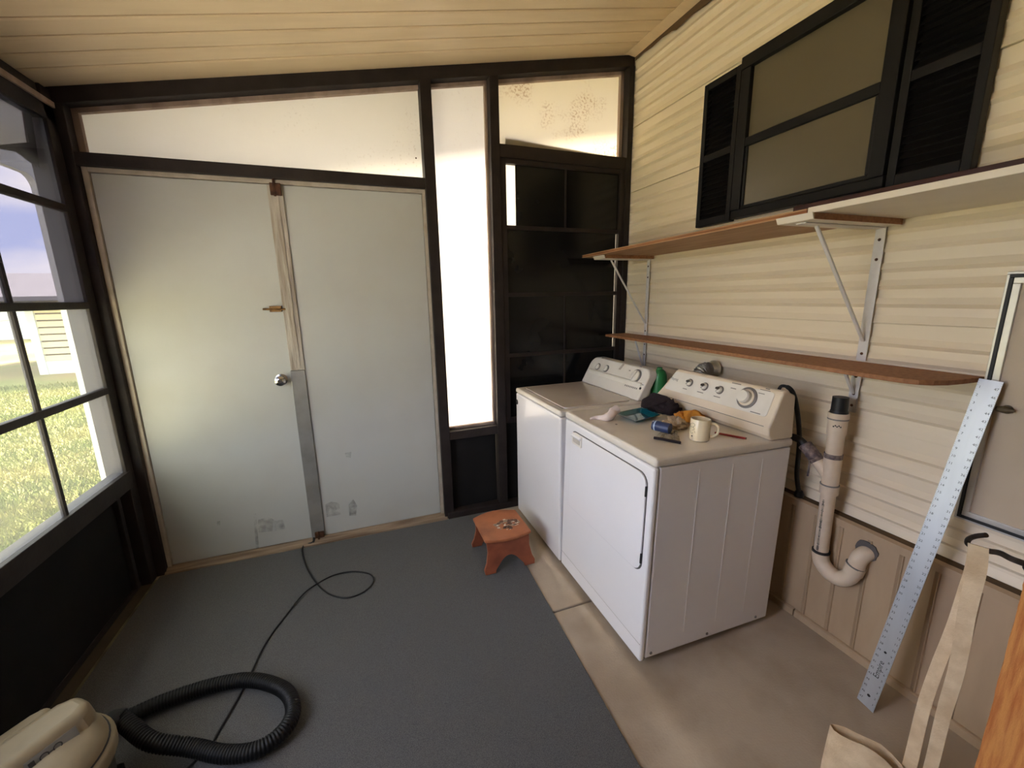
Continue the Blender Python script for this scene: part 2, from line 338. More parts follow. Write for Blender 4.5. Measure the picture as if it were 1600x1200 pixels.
# ---- right wall: cream siding boards with pressed ribs
wr = box(XR+0.022, 2.15, YF, 2.9, 0, 3.3).build('wall_right', siding); struct(wr)
PER = 0.43
def siding_profile(ztop, zbot):
    pts = [(0.001, ztop), (0.003, ztop-0.003)]
    for o in (0.085, 0.150, 0.228, 0.292, 0.362):
        z = ztop-o
        if z-0.02 < zbot: break
        pts += [(0.001, z+0.030), (0.0125, z+0.007), (0.0010, z-0.007)]
    pts += [(0.003, zbot+0.03), (0.013, zbot+0.003), (0.013, zbot)]
    return pts
tops = [2.73+PER, 2.73, 2.30, 1.87, 1.44, 1.01]
for zt in tops:
    zb = zt-PER+0.0015
    zt2 = min(zt, 3.19)
    pr = siding_profile(zt2, max(zb, 0.60))
    # skirt the profile back to a closed section
    poly = [(XR+0.013-p, YF, z) for p, z in pr] + [(XR+0.021, YF, pr[-1][1]), (XR+0.021, YF, pr[0][1])]
    MB().prism(poly, (0, 2.86-YF, 0)).build('siding_board', siding, wr)
# skirting below: upright boards in a bottom track, top rail
XS = 1.905
sk = box(XS+0.012, XR+0.013, YF, 2.86, 0, 0.60).build('trim_1', seam_dark); struct(sk)
yy = 1.2535+0.1085*14
while yy > YF+0.2:
    y0, y1 = yy-0.1085, yy
    poly = [(XS+0.011, y0+0.001, 0.02), (XS+0.009, y0+0.002, 0.02), (XS, y0+0.012, 0.02), (XS, y1-0.006, 0.02), (XS-0.006, y1-0.004, 0.02), (XS-0.006, y1-0.001, 0.02), (XS+0.011, y1-0.001, 0.02)]
    MB().prism(poly, (0, 0, 0.555)).build('skirting_board', skirt, sk); yy -= 0.1085
MB().prism([(XS+0.012, YF, 0.562), (XS-0.010, YF, 0.562), (XS-0.012, YF, 0.595), (XS+0.012, YF, 0.599)], (0, 2.8-YF, 0)).build('top_rail', skirt, sk)
MB().prism([(XS+0.012, YF, 0), (XS-0.016, YF, 0), (XS-0.016, YF, 0.030), (XS-0.010, YF, 0.034), (XS+0.012, YF, 0.034)], (0, 1.18-YF-0.003, 0)).build('bottom_track', skirt, sk)
MB().prism([(XS+0.012, 1.183, 0), (XS-0.017, 1.183, 0), (XS-0.017, 1.183, 0.031), (XS-0.010, 1.183, 0.035), (XS+0.012, 1.183, 0.035)], (0, 1.55, 0)).build('bottom_track', skirt, sk)
# flashing strip where ceiling meets siding, with a ragged caulk line
fx = MB().prism([(1.865, YF, cz(1.865)-0.003), (1.952, YF, cz(1.952)-0.030), (1.958, YF, cz(1.952)-0.030), (1.958, YF, cz(1.958)-0.001), (1.865, YF, cz(1.865)-0.001)], (0, 2.72-YF, 0)).build('trim_2', ceil_m); struct(fx)
rag = MB(); n = 120
pt = [(YF + (2.72-YF)*i/n) for i in range(n+1)]
top = [Vector((1.938, t, 3.162)) for t in pt]
bot = [Vector((1.943, t, 3.145-0.016*(noise.noise(Vector((t*7, 0, 0)))+0.5)-0.018*(1 if noise.noise(Vector((t*2.1, 5, 0))) > 0.15 else 0))) for t in pt]
rag.add(top+bot, [(i, i+1, i+n+2, i+n+1) for i in range(n)]).build('caulk_line', seam_dark, fx)
rm = rag
# ---- rear end behind the camera
wb = box(-1.33, 2.15, YF-0.1, YF, -0.05, 3.2).build('wall_rear', siding); struct(wb)

# ================================================================== BACK WALL
wk = thing('wall_back', (0.35, YB, 0), kind='structure')
def beam(pts, y0, y1, m, parent, name, bevel=0.003):
    return MB().prism([(x, y0, z) for x, z in pts], (0, y1-y0, 0)).build(name, m, parent, bevel=bevel)
T = 0.07
beam([(-1.30, cz(-1.30)-T), (XR, cz(XR)-T), (XR, cz(XR)), (-1.30, cz(-1.30))], YB, 2.83, black_wood, wk, 'header_beam')
beam([(-1.21, 2.232), (0.463, 2.234), (0.463, 2.296), (-1.21, 2.292)], YB+0.004, 2.83, black_wood, wk, 'door_rail')
beam([(-1.32, 0), (-1.195, 0), (-1.203, cz(-1.2)-T), (-1.32, cz(-1.32)-T)], YB+0.002, 2.83, black_wood, wk, 'corner_post')
beam([(0.466, 0), (0.533, 0), (0.529, cz(0.53)-T), (0.463, cz(0.463)-T)], YB, 2.83, black_wood, wk, 'post')
beam([(0.886, 0), (0.953, 0), (0.953, cz(0.953)-T), (0.893, cz(0.893)-T)], YB, 2.83, black_wood, wk, 'post')
beam([(1.912, 0), (XR, 0), (XR, cz(XR)-T), (1.912, cz(1.912)-T)], YB-0.005, 2.83, black_wood, wk, 'corner_post')
beam([(0.953, 2.455), (1.912, 2.455), (1.912, 2.535), (0.953, 2.535)], YB+0.003, 2.83, black_wood, wk, 'window_rail')
beam([(0.533, 0.592), (0.886, 0.592), (0.886, 0.655), (0.533, 0.650)], YB+0.006, 2.83, black_wood, wk, 'sill_rail')
beam([(0.533, 0.03), (0.886, 0.03), (0.886, 0.594), (0.533, 0.594)], 2.80, 2.815, black_flat, wk, 'kick_panel')
beam([(0.953, 0.03), (1.912, 0.03), (1.912, 0.66), (0.953, 0.66)], 2.775, 2.81, black_flat, wk, 'kick_panel')
beam([(0.49, 0), (1.912, 0), (1.912, 0.05), (0.49, 0.045)], YB-0.02, 2.80, black_wood, wk, 'bottom_plate')
# reveal strips (edges of the openings, their backlit look painted tan)
def reveal(pts, name='reveal_strip'):
    return beam(pts, 2.80, 2.828, tan_reveal, wk, name, 0.001)
reveal([(-1.203, 2.292), (-1.176, 2.292), (-1.176, cz(-1.18)-T-0.0), (-1.203, cz(-1.203)-T)])
reveal([(-1.19, cz(-1.19)-T-0.022), (0.463, cz(0.463)-T-0.022), (0.463, cz(0.463)-T), (-1.19, cz(-1.19)-T)])
reveal([(0.529, cz(0.53)-T-0.02), (0.892, cz(0.89)-T-0.02), (0.892, cz(0.89)-T), (0.529, cz(0.53)-T)])
reveal([(0.953, cz(0.953)-T-0.024), (1.912, cz(1.912)-T-0.024), (1.912, cz(1.912)-T), (0.953, cz(0.953)-T)])
reveal([(1.885, 2.535), (1.912, 2.535), (1.912, cz(1.912)-T), (1.885, cz(1.885)-T)])
reveal([(0.533, 0.652), (0.889, 0.655), (0.889, 0.672), (0.533, 0.668)])
reveal([(0.874, 0.655), (0.889, 0.655), (0.893, cz(0.89)-T), (0.878, cz(0.88)-T)])
# milky sheets
def sheet(n, pts, m):
    t = thing('window_%d' % n, (sum(p[0] for p in pts)/len(pts), 2.83, min(p[1] for p in pts)), kind='structure')
    MB().prism([(x, 2.829, z) for x, z in pts], (0, 0.003, 0)).build('milky_sheet', m, t)
    return t
w1 = sheet(1, [(-1.23, 2.27), (0.49, 2.27), (0.49, cz(0.49)-0.04), (-1.23, cz(-1.23)-0.04)], sheet_plain)
w2 = sheet(2, [(0.505, 0.62), (0.915, 0.62), (0.915, cz(0.915)-0.04), (0.505, cz(0.505)-0.04)], sheet_bright)
w3 = sheet(3, [(0.93, 2.50), (1.94, 2.50), (1.94, cz(1.94)-0.04), (0.93, cz(0.93)-0.04)], sheet_dirty)
ob = thing('silhouette_board', (1.45, 2.85, 2.5), 'dark board added outside to shadow the foot of the spattered milky pane', 'board')  # board added behind the pane to make the dark silhouette on it
MB().prism([(1.02, 2.836, 2.50), (1.86, 2.836, 2.50), (1.86, 2.836, 2.535), (1.835, 2.836, 2.565), (1.08, 2.836, 2.60), (1.02, 2.836, 2.60)], (0, 0.02, 0)).build('board_face', black_flat, ob)
for sx in (1.1, 1.8): box(sx, sx+0.03, 2.836, 2.87, 2.45, 2.51).build('support_block', tan_reveal, ob)
# fixing screws round the transom
for px, py in ((98+8, 214), (663, 272), (650, 247), (980, 130)):
    p = atY(px, py, 2.826); MB().frustum(p, p+Vector((0, -0.004, 0)), 0.005, 0.003, 8).build('screw', rust, w1 if px < 700 else w3)
# ---- dark four-row window beside the siding
w4 = thing('window_4', (1.45, 2.77, 0.66), kind='structure')
WX0, WX1 = 0.955, 1.912
def wbar(x0, x1, z0, z1, y0=2.752, y1=2.79, name='frame_bar'): return box(x0, x1, y0, y1, z0, z1).build(name, black_wood, w4, bevel=0.003)
wbar(WX0, 0.995, 0.66, 2.455); wbar(1.875, WX1, 0.66, 2.455); wbar(0.995, 1.875, 2.425, 2.455); wbar(0.995, 1.875, 0.66, 0.70)
rows = [0.70, 1.160, 1.585, 2.030, 2.425]
for z in rows[1:-1]: wbar(0.995, 1.875, z-0.014, z+0.014, 2.758, 2.785, 'cross_rail')
for a, b in zip(rows[:-1], rows[1:]):
    lo, hi = a+0.0, b-(0.014 if b < 2.3 else 0)
    lo += 0.014 if a > 0.8 else 0
    mz = (a < 1.5 or a > 1.9)
    if mz: wbar(1.432, 1.446, lo, hi, 2.762, 2.780, 'muntin')
    cells = [(0.995, 1.432), (1.446, 1.875)] if mz else [(0.995, 1.875)]
    for x0, x1 in cells:
        if a > 1.9 and x0 < 1: x0 = 1.066
        if a > 0.9 and x1 > 1.8 and a < 1.9: x1 = 1.862
        box(x0, x1, 2.771, 2.774, lo, hi).build('pane', pane_black, w4)
MB().prism([(0.96, 2.829, 0.6), (1.94, 2.829, 0.6), (1.94, 2.829, 2.47), (0.96, 2.829, 2.47)], (0, 0.003, 0)).build('milky_sheet', sheet_plain, w4)

# ---- block added behind the doors to shade the porch column and stop sun leaks
sd = box(-1.0, 0.45, 2.834, 4.7, -0.12, 2.225).build('shading_block', col_m); struct(sd)
# ---- double door
box(-1.25, -0.95, 2.832, 2.846, 0, 2.26).build('leak_board', black_flat, wk)  # unseen board added to stop sun leaking past the door edge
d1 = thing('door_1', (-0.36, 2.79, 0), kind='structure')
YD = 2.785
def jamb(x0, x1, z0, z1): return box(x0, x1, YD-0.012, YD+0.04, z0, z1).build('door_jamb', door_trim, d1, bevel=0.002)
jamb(-1.20, -1.176, 0.03, 2.236); jamb(0.446, 0.47, 0.03, 2.236); jamb(-1.176, 0.446, 2.212, 2.236)
lf1 = box(-1.173, -0.369, YD, YD+0.03, 0.034, 2.209).build('door_leaf', door_white, d1, bevel=0.003)
lf2 = box(-0.365, 0.443, YD, YD+0.03, 0.034, 2.209).build('door_leaf', door_white, d1, bevel=0.003)
st1 = box(-0.408, -0.330, YD-0.010, YD, 1.16, 2.205).build('painted_cover_strip', strip_paint, d1, bevel=0.003); st1['label'] = 'peeling painted upper cover strip'
st2 = box(-0.412, -0.332, YD-0.012, YD, 0.036, 1.158).build('metal_cover_strip', strip_metal, d1, bevel=0.003); st2['label'] = 'dull metal lower cover strip'
# a second narrow lath over the upper strip
MB().prism([(-0.372, YD-0.014, 1.17), (-0.352, YD-0.014, 1.17), (-0.356, YD-0.014, 2.20), (-0.378, YD-0.014, 2.20)], (0, 0.004, 0)).build('lath', strip_paint, d1)
kb = thing_loc = atY(440, 593, YD)
MB().lathe([(0.034, 0), (0.034, 0.006), (0.014, 0.010), (0.013, 0.030), (0.024, 0.036), (0.030, 0.048), (0.029, 0.060), (0.020, 0.068), (0.008, 0.070)], (kb.x, YD, kb.z), (0, -1, 0)).build('door_knob', chrome, lf1, smooth=True)
MB().lathe([(0.012, 0), (0.011, 0.003), (0.004, 0.003)], (kb.x, YD-0.069, kb.z), (0, -1, 0), 16).build('keyhole', knob_dark, lf1)
lk = atY(430, 483, YD)
lb = MB().box(lk.x-0.028, lk.x+0.036, YD-0.014, YD, lk.z-0.016, lk.z+0.018)
lb.tube([(lk.x-0.062, YD-0.012, lk.z+0.001), (lk.x+0.055, YD-0.012, lk.z-0.002)], 0.006, 8); lb.build('slide_latch', brass, lf1, bevel=0.002)
for z0, z1, zz in ((2.150, 2.214, 2.23), (0.036, 0.075, 0.02)):
    q = MB().box(-0.392, -0.337, YD-0.026, YD-0.010, z0, z1); q.tube([(-0.370, YD-0.024, min(z0, zz)-0.006), (-0.370, YD-0.024, max(z1, zz)+0.006)], 0.007, 8)
    q.build('barrel_bolt', rust, d1, bevel=0.003)
# grey scuffs low on the leaves
sc_m = bpy.data.materials.new('grey_scuff'); sc_m.use_nodes = True; t_ = sc_m.node_tree
p_ = t_.nodes['Principled BSDF']; p_.inputs['Base Color'].default_value = (*srgb(120, 118, 116), 1); p_.inputs['Roughness'].default_value = 0.7
n_ = t_.nodes.new('ShaderNodeTexNoise'); n_.inputs['Scale'].default_value = 24; n_.inputs['Detail'].default_value = 5
tc_ = t_.nodes.new('ShaderNodeTexCoord'); t_.links.new(tc_.outputs['Object'], n_.inputs['Vector'])
r_ = t_.nodes.new('ShaderNodeMapRange'); r_.inputs[1].default_value = 0.36; r_.inputs[2].default_value = 0.72; r_.inputs[4].default_value = 0.2
t_.links.new(n_.outputs['Fac'], r_.inputs[0]); t_.links.new(r_.outputs[0], p_.inputs['Alpha'])
for pl_ in ([(396, 803), (400, 802), (405, 860), (400, 858)], [(403, 812), (420, 808), (428, 812), (426, 830), (404, 832)], [(428, 814), (442, 812), (446, 826), (430, 830)], [(508, 788), (518, 784), (530, 786), (532, 804), (510, 808)], [(545, 788), (552, 780), (558, 790), (556, 806), (546, 806)], [(339, 815), (344, 814), (344, 825), (340, 824)], [(539, 708), (549, 706), (548, 715), (541, 714)]):
    q_ = [atY(px, py, YD) for px, py in pl_]
    MB().prism([(p.x, YD-0.0003, p.z) for p in q_], (0, 0.0002, 0)).build('scuff_mark', sc_m, lf1 if pl_[0][0] < 460 else lf2)
MB().prism([(-1.2, YB-0.012, 0), (-1.2, YD+0.03, 0), (-1.2, YD+0.03, 0.032), (-1.2, YD-0.02, 0.032), (-1.2, YB-0.010, 0.014)], (1.685, 0, 0)).build('threshold', sill_wood, d1, bevel=0.002)

# ================================================================== LEFT WALL
wl = thing('wall_left', (XL, 0.5, 0), kind='structure')
def lbar(name, y0, y1, z0, z1, x0=-1.30, x1=XL, m=black_wood, b=0.003): return box(x0, x1, y0, y1, z0, z1).build(name, m, wl, bevel=b)
lbar('lower_panel', YF, 2.74, 0.02, 0.62, -1.315, -1.295, black_flat)
lbar('bottom_rail', YF, 2.74, 0, 0.035, -1.33, -1.288)
lbar('floor_strip', YF, 2.672, 0.0005, 0.005, -1.288, -1.2375, mat('dark_floor_strip', srgb(76, 66, 52), 0.8, var=0.5, vscale=9), 0.001)  # strip added over the pale slab to darken this edge
lbar('sill_rail', YF, 2.70, 0.595, 0.688, -1.31, XL+0.008)
lbar('corner_post', 2.672, 2.742, 0, cz(-1.26)-0.01, -1.33, XL)
lbar('header_rail', YF, 2.742, 2.40, cz(XL)-0.075, -1.31, XL)
lbar('top_plate', YF, 2.742, cz(XL)-0.075, cz(-1.31), -1.31, XL-0.012)
lbar('pale_track', YF, 2.735, 2.466, 2.492, XL, XL+0.012, tan_reveal, 0.002)
for yp in (1.15, 0.3): lbar('post', yp, yp+0.09, 0, cz(XL)-0.08, -1.31, XL)
lbar('upper_panel', YF, 0.3, 0.688, 2.40, -1.30, -1.275, black_flat)
for yp in (2.60,): lbar('panel_cleat', yp, yp+0.03, 0.03, 0.60, -1.296, -1.27)
w5 = thing('window_5', (-1.26, 1.95, 0.69), kind='structure')
Y0, Y1 = 1.24, 2.672
lrows = [0.688, 1.138, 1.570, 2.020, 2.40]
for k, z in enumerate(lrows[1:-1]): box(-1.268, XL+0.002, Y0, Y1, z-0.018, z+0.016).build('cross_rail', black_wood, w5, bevel=0.004)
muns = [2.192, 1.72]
for a, b in zip(lrows[:-1], lrows[1:]):
    lo, hi = a+(0.016 if a > 0.7 else 0), b-(0.018 if b < 2.3 else 0)
    up_ = a > 1.5
    if a < 2.0:
        for mm in muns: box(-1.262, -1.246, mm-0.009, mm+0.009, lo, hi).build('muntin', black_wood, w5)
        cells = [(Y0, muns[1]-0.009), (muns[1]+0.009, muns[0]-0.009), (muns[0]+0.009, Y1)]
    else: cells = [(Y0, Y1)]
    for y0, y1 in cells: box(-1.2555, -1.2535, y0, y1, lo, hi).build('pane', pane_smoke if up_ else pane_clear, w5)
w7 = thing('window_7', (-1.26, 0.72, 0.69), kind='structure')
for a, b in zip(lrows[:-1], lrows[1:]):
    if a > 0.7: box(-1.268, XL+0.002, 0.39, 1.15, a-0.018, a+0.016).build('cross_rail', black_wood, w7, bevel=0.004)
# pale infill and its brown frame high in the window
tri = [atX(px, py, -1.285) for px, py in ((-60, 125), (0, 145), (24, 154), (36, 166), (45, 223), (0, 227), (-60, 225))]
MB().prism(tri, (-0.004, 0, 0)).build('pale_infill', sheet_mat('pale_infill_sheet', srgb(240, 240, 236), srgb(200, 196, 190), 14, 0.2, trans=0.6), w5)
out = [atX(px, py, -1.278) for px, py in ((-60, 100), (0, 125), (45, 158), (62, 255), (40, 240), (0, 233), (-60, 225))]
fr = MB()
inn = [atX(px, py, -1.278) for px, py in ((-60, 125), (0, 145), (24, 154), (36, 166), (45, 223), (0, 227), (-60, 225))]
# frame as strips between the two outlines
pairs = [((-60, 100), (-60, 126)), ((0, 122), (0, 146)), ((28, 140), (24, 155)), ((46, 158), (36, 167)), ((62, 262), (45, 223)), ((30, 238), (20, 225)), ((0, 232), (0, 227)), ((-60, 232), (-60, 225))]
va = [atX(*p, -1.278) for p, q in pairs]; vb = [atX(*q, -1.278) for p, q in pairs]; k = len(pairs)
dx = Vector((-0.010, 0, 0))
fr.add(va+vb+[p+dx for p in va]+[p+dx for p in vb], [(i, i+1, k+i+1, k+i) for i in range(k-1)]+[(2*k+i, 3*k+i, 3*k+i+1, 2*k+i+1) for i in range(k-1)]+[(k+i, k+i+1, 3*k+i+1, 3*k+i) for i in range(k-1)])
fr.build('brown_frame', mat('brown_backlit_frame', srgb(120, 92, 84), 0.7, var=0.4, vscale=10), w5)
# pale strip along the carpet edge
ca = box(-1.236, -1.224, -1.0, 2.70, 0, 0.006).build('trim_3', mat('pale_edge_strip', srgb(118, 110, 82), 0.6, var=0.8, vscale=6, vcol=srgb(52, 46, 36))); struct(ca)

# ================================================================== RIGHT WALL OPENINGS
# house window with two sashes
w6 = thing('window_6', (1.93, 1.45, 1.96), kind='structure')
wy0, wy1, wz0, wz1 = 1.095, 1.790, 1.955, 2.712
def rbar(name, y0, y1, z0, z1, x0, m=louver_m, x1=XR+0.01): return box(x0, x1, y0, y1, z0, z1).build(name, m, w6, bevel=0.004)
rbar('frame_bar', wy0, wy1, 2.655, wz1, 1.905); rbar('frame_bar', wy0, wy1, wz0, 1.995, 1.915)
rbar('frame_bar', wy0, 1.150, 1.995, 2.655, 1.910); rbar('frame_bar', 1.735, wy1, 1.995, 2.655, 1.910)
rbar('meeting_rail', 1.150, 1.735, 2.292, 2.334, 1.912); rbar('sash_rail', 1.150, 1.735, 1.995, 2.012, 1.918)
for y0 in (1.150, 1.720): rbar('sash_stile', y0, y0+0.015, 2.012, 2.292, 1.918)
box(1.926, 1.930, 1.165, 1.720, 2.012, 2.292).build('pane', screen_glass, w6)
box(1.934, 1.938, 1.150, 1.735, 2.334, 2.655).build('pane', screen_glass, w6)
# shutters
def shutter(y0, y1, label):
    t = thing('window_shutter', (1.94, (y0+y1)/2, 1.948), label, 'shutter', 'louvred shutters of the house window')
    z0, z1 = 1.948, 2.692; xf = 1.915; fw = 0.028
    for a, b in ((y0, y0+fw), (y1-fw, y1)): box(xf, XR, a, b, z0, z1).build('stile', louver_m, t, bevel=0.003)
    zm = 2.31
    for a, b in ((z0, z0+0.04), (zm-0.018, zm+0.018), (z1-0.035, z1)): box(xf, XR, y0+fw, y1-fw, a, b).build('rail', louver_m, t, bevel=0.003)
    box(XR-0.008, XR-0.002, y0+fw, y1-fw, z0+0.04, z1-0.035).build('backing', louver_m, t)
    proto = None
    for a, b in ((z0+0.04, zm-0.018), (zm+0.018, z1-0.035)):
        n = 12; st = (b-a)/n
        for i in range(n):
            z = a+st*(i+0.5)
            if proto is None:
                proto = MB().prism([(xf+0.006, y0+fw, z-st*0.5), (xf+0.010, y0+fw, z-st*0.55), (xf+0.032, y0+fw, z+st*0.42), (xf+0.028, y0+fw, z+st*0.47)], (0, y1-y0-2*fw, 0)).build('slat', louver_m, t); pz = z
            else:
                c = proto.copy(); c.parent = t; c.location = (0, 0, z-pz); COL.objects.link(c)
    return t
shutter(1.797, 2.035, 'black louvred shutter on the siding, at the window side toward the white double door')
shutter(0.848, 1.085, 'black louvred shutter on the siding, at the window side above the white shelf board')
# aluminium framed access door low on the siding
d2 = thing('door_2', (1.94, 0.46, 0.776), kind='structure')
ay0, ay1, az0, az1 = 0.20, 0.715, 0.776, 1.618
def fr4(name, x0, x1, y0, y1, z0, z1, t, m):
    for (a, b, c, e) in ((y0, y1, z0, z0+t), (y0, y1, z1-t, z1), (y0, y0+t, z0+t, z1-t), (y1-t, y1, z0+t, z1-t)):
        box(x0, x1, a, b, c, e).build(name, m, d2, bevel=0.0015)
fr4('outer_frame', 1.926, XR+0.01, ay0, ay1, az0, az1, 0.008, frame_alu)
fr4('gasket', 1.920, XR+0.01, ay0+0.008, ay1-0.008, az0+0.008, az1-0.008, 0.010, black_plastic)
fr4('inner_frame', 1.922, XR+0.01, ay0+0.018, ay1-0.018, az0+0.018, az1-0.018, 0.018, frame_alu)
box(1.930, XR+0.01, ay0+0.036, ay1-0.036, az0+0.036, az1-0.036).build('access_panel', access_m, d2)
latch_m = mat('dull_bronze_latch', srgb(112, 98, 76), 0.5, metal=0.6, var=0.4, vscale=60)
lp = atX(1570, 639, 1.93)
MB().lathe([(0.014, 0), (0.014, 0.004), (0.005, 0.005), (0.005, 0.018)], (1.93, lp.y-0.006, lp.z), (-1, 0, 0), 16).build('turn_latch', latch_m, d2, smooth=True)
MB().tube([(1.913, lp.y+0.012, lp.z), (1.911, lp.y-0.006, lp.z+0.002), (1.913, lp.y-0.026, lp.z+0.001)], [0.008, 0.012, 0.006], 12).build('turn_knob', latch_m, d2, smooth=True)

# ================================================================== CARPET
cp = [(-1.222, 2.728), (0.835, 2.715), (0.812, 2.055), (0.762, 0.891), (0.715, -1.0), (-1.222, -1.0)]
o = MB().prism([(x, y, 0.0) for x, y in cp], (0, 0, 0.009)).build('carpet', carpet_m, bevel=0.003)
tag(o, 'dark slate carpet covering most of the concrete floor', 'carpet')

# ================================================================== SHELVES
xw = XR-0.0005
u0, u1, zu = 2.66, 1.062, 1.830
o = thing('plywood_shelf', (1.75, 1.86, zu), 'long bare plywood shelf under the shuttered house window', 'shelf')
MB().prism([(1.519, u0, zu+0.0045), (1.481, u1, zu+0.0045), (xw, u1, zu+0.0045), (xw, u0, zu+0.0045)], (0, 0, 0.009)).build('core_ply', ply_edge, o)
MB().prism([(1.517, u0, zu), (1.479, u1, zu), (xw, u1, zu), (xw, u0, zu)], (0, 0, 0.0046)).build('bottom_ply', ply, o)
MB().prism([(1.517, u0, zu+0.0134), (1.479, u1, zu+0.0134), (xw, u1, zu+0.0134), (xw, u0, zu+0.0134)], (0, 0, 0.0046)).build('top_ply', ply, o)
o = MB().prism([(1.478, 1.058, zu), (1.470, -0.4, zu), (xw, -0.4, zu), (xw, 1.058, zu)], (0, 0, 0.020)).build('white_shelf_board', melamine, bevel=0.002)
tag(o, 'white melamine shelf board butted against the end of the plywood shelf', 'shelf')
# lower particle-board shelf with a rounded corner
zl = 1.262
fr_ = [(1.765, 2.725), (1.690, 0.86), (1.692, 0.815), (1.706, 0.780), (1.735, 0.755), (1.78, 0.738), (1.86, 0.728), (XR-0.003, 0.724), (XR-0.003, 2.725)]
o = MB().prism([(x, y, zl) for x, y in fr_], (0, 0, 0.017)).build('lower_shelf', particle, bevel=0.002)
tag(o, 'brown particle board shelf with rounded end above the washer and dryer', 'shelf')
o = box(1.888, 1.908, -0.3, 1.42, zu+0.0205, 1.945).build('wooden_strip', dark_strip_m, bevel=0.003)
tag(o, 'dark red-brown strip of wood standing on the shelf boards below the house window', 'wood strip')
def bracket(yb, ztop, zbot, arm, label, blk=None, leg=0.03):
    t = thing('shelf_bracket', (XR-0.01, yb, zbot), label, 'bracket')
    xa = XR-0.0035
    box(xa-0.004, xa, yb-leg/2, yb+leg/2, zbot, ztop).build('wall_leg', bracket_m, t, bevel=0.0015)
    box(arm, xa-0.004, yb-leg/2, yb+leg/2, ztop-0.004, ztop).build('shelf_arm', bracket_m, t, bevel=0.0015)
    s = MB(); p0 = Vector((arm+0.085, yb, ztop-0.004)); p1 = Vector((xa-0.004, yb, zbot+0.085)); dd = (p1-p0).normalized(); nn = Vector((dd.z, 0, -dd.x))
    pr = [p0+nn*0.009, p0-nn*0.0, p1-nn*0.0, p1+nn*0.009]
    s.prism([p-Vector((0, 0.007, 0)) for p in pr], (0, 0.014, 0)); s.build('brace', bracket_m, t, bevel=0.003)
    for z in (ztop-0.045, ztop-0.12, zbot+0.03):
        if z > zbot: MB().lathe([(0.006, 0), (0.005, 0.002), (0.002, 0.003)], (xa-0.004, yb, z), (-1, 0, 0), 10).build('screw', rust, t)
    return t
bracket(2.487, 1.808, 1.282, 1.56, 'slim white metal bracket holding the plywood shelf near the dark window')
bracket(1.093, 1.808, 1.283, 1.50, 'white metal bracket under the joint of plywood and white shelves', leg=0.036)
bracket(2.487, 1.260, 0.96, 1.78, 'white metal bracket under the lower shelf behind the washer')
bracket(1.100, 1.260, 1.06, 1.78, 'white metal bracket under the lower shelf beside the drain pipe', leg=0.036)
def cleat(y0, y1, x0, label):
    t = thing('shelf_cleat', ((x0+1.95)/2, (y0+y1)/2, 1.809), label, 'wood block')
    MB().prism([(x0+0.010, y0, 1.809), (x0, y0, 1.829), (x0+0.008, y0, 1.829), (x0+0.014, y0, 1.809)], (0, y1-y0, 0)).build('white_edge', melamine, t)
    box(x0+0.014, 1.948, y0, y1, 1.8085, 1.8295).build('core', particle, t, bevel=0.001)
    box(x0+0.014, 1.947, y0+0.001, y1-0.001, 1.8080, 1.8086).build('underside', melamine, t)
cleat(2.43, 2.56, 1.545, 'short block between the plywood shelf and its bracket near the dark window')
cleat(1.025, 1.155, 1.455, 'white-edged block between the bracket and the shelf joint')

# ================================================================== WASHER
wm = thing('washing_machine', (1.36, 2.30, 0), 'white top-loading washing machine standing beside the dark window', 'washer')
wx0, wx1, wy0_, wy1_ = 0.997, 1.735, 1.962, 2.648
box(wx0, wx1, wy0_, wy1_, 0.022, 0.913).build('cabinet', appl, wm, bevel=0.012, seg=3)
box(wx0-0.002, wx1, wy0_-0.001, wy1_+0.001, 0.9155, 0.948).build('top_panel', appl_top, wm, bevel=0.012, seg=3)
MB().prism([(1.045+a, 2.305+b, 0.946) for a, b in [(x+0.225, y) for x, y in rrect(0.45, 0.60, 0.03)]], (0, 0, 0.009)).build('lid', appl_grey, wm, bevel=0.003)
MB().prism([(1.040, 2.02, 0.9465), (1.055, 2.02, 0.9465), (1.055, 2.59, 0.9465), (1.040, 2.59, 0.9465)], (0, 0, 0.0025)).build('lid_gap', gap_m, wm)
for x in (wx0+0.05, wx1-0.05):
    for y in (wy0_+0.05, wy1_-0.05): MB().lathe([(0.022, 0), (0.022, 0.010), (0.010, 0.012), (0.010, 0.03)], (x, y, 0), n=12).build('foot', knob_grey, wm)
# sloping console
cA = Vector((1.512, 2.305, 0.950)); cU = Vector((0.100, 0, 0.180)); cL = cU.length; cUn = cU.normalized(); cN = Vector((-cUn.z, 0, cUn.x))
ol = rrect(0.662, cL, 0.06, 6, (0, 0, 1, 1))
cons = MB().prism([cA + Vector((0, -a, 0)) + cUn*(b+cL/2) for a, b in ol], (0.062, 0, 0.0)).build('console', console_w, wm, bevel=0.008, seg=3)
box(1.55, 1.632, wy0_+0.04, wy1_-0.04, 0.945, 1.05).build('console_back', console_w, wm, bevel=0.01)
def cpt(px, py): return atP(px, py, cA, cN)
def dial(p, n, r, h_, parent, skirt_m, cap_m_, name, ridge=None):
    c = MB().lathe([(r*0.80, 0.004), (r*0.78, h_*0.8), (r*0.66, h_), (r*0.15, h_+0.001)], p, n, 28).build(name, cap_m_, parent, smooth=True)
    MB().lathe([(r, 0), (r, 0.004), (r*0.93, 0.006), (r*0.3, 0.007)], p, n, 28).build('dial_ring', skirt_m, c, smooth=True)
    if ridge is not None:
        u = Vector(ridge).normalized(); v = Vector(n).normalized().cross(u); q = Vector(p)+Vector(n).normalized()*h_
        MB().prism([q+u*r*0.74+v*r*0.13, q+u*r*0.74-v*r*0.13, q-u*r*0.74-v*r*0.13, q-u*r*0.74+v*r*0.13], Vector(n).normalized()*0.008).build('dial_grip', cap_m_, c, bevel=0.002)
    return c
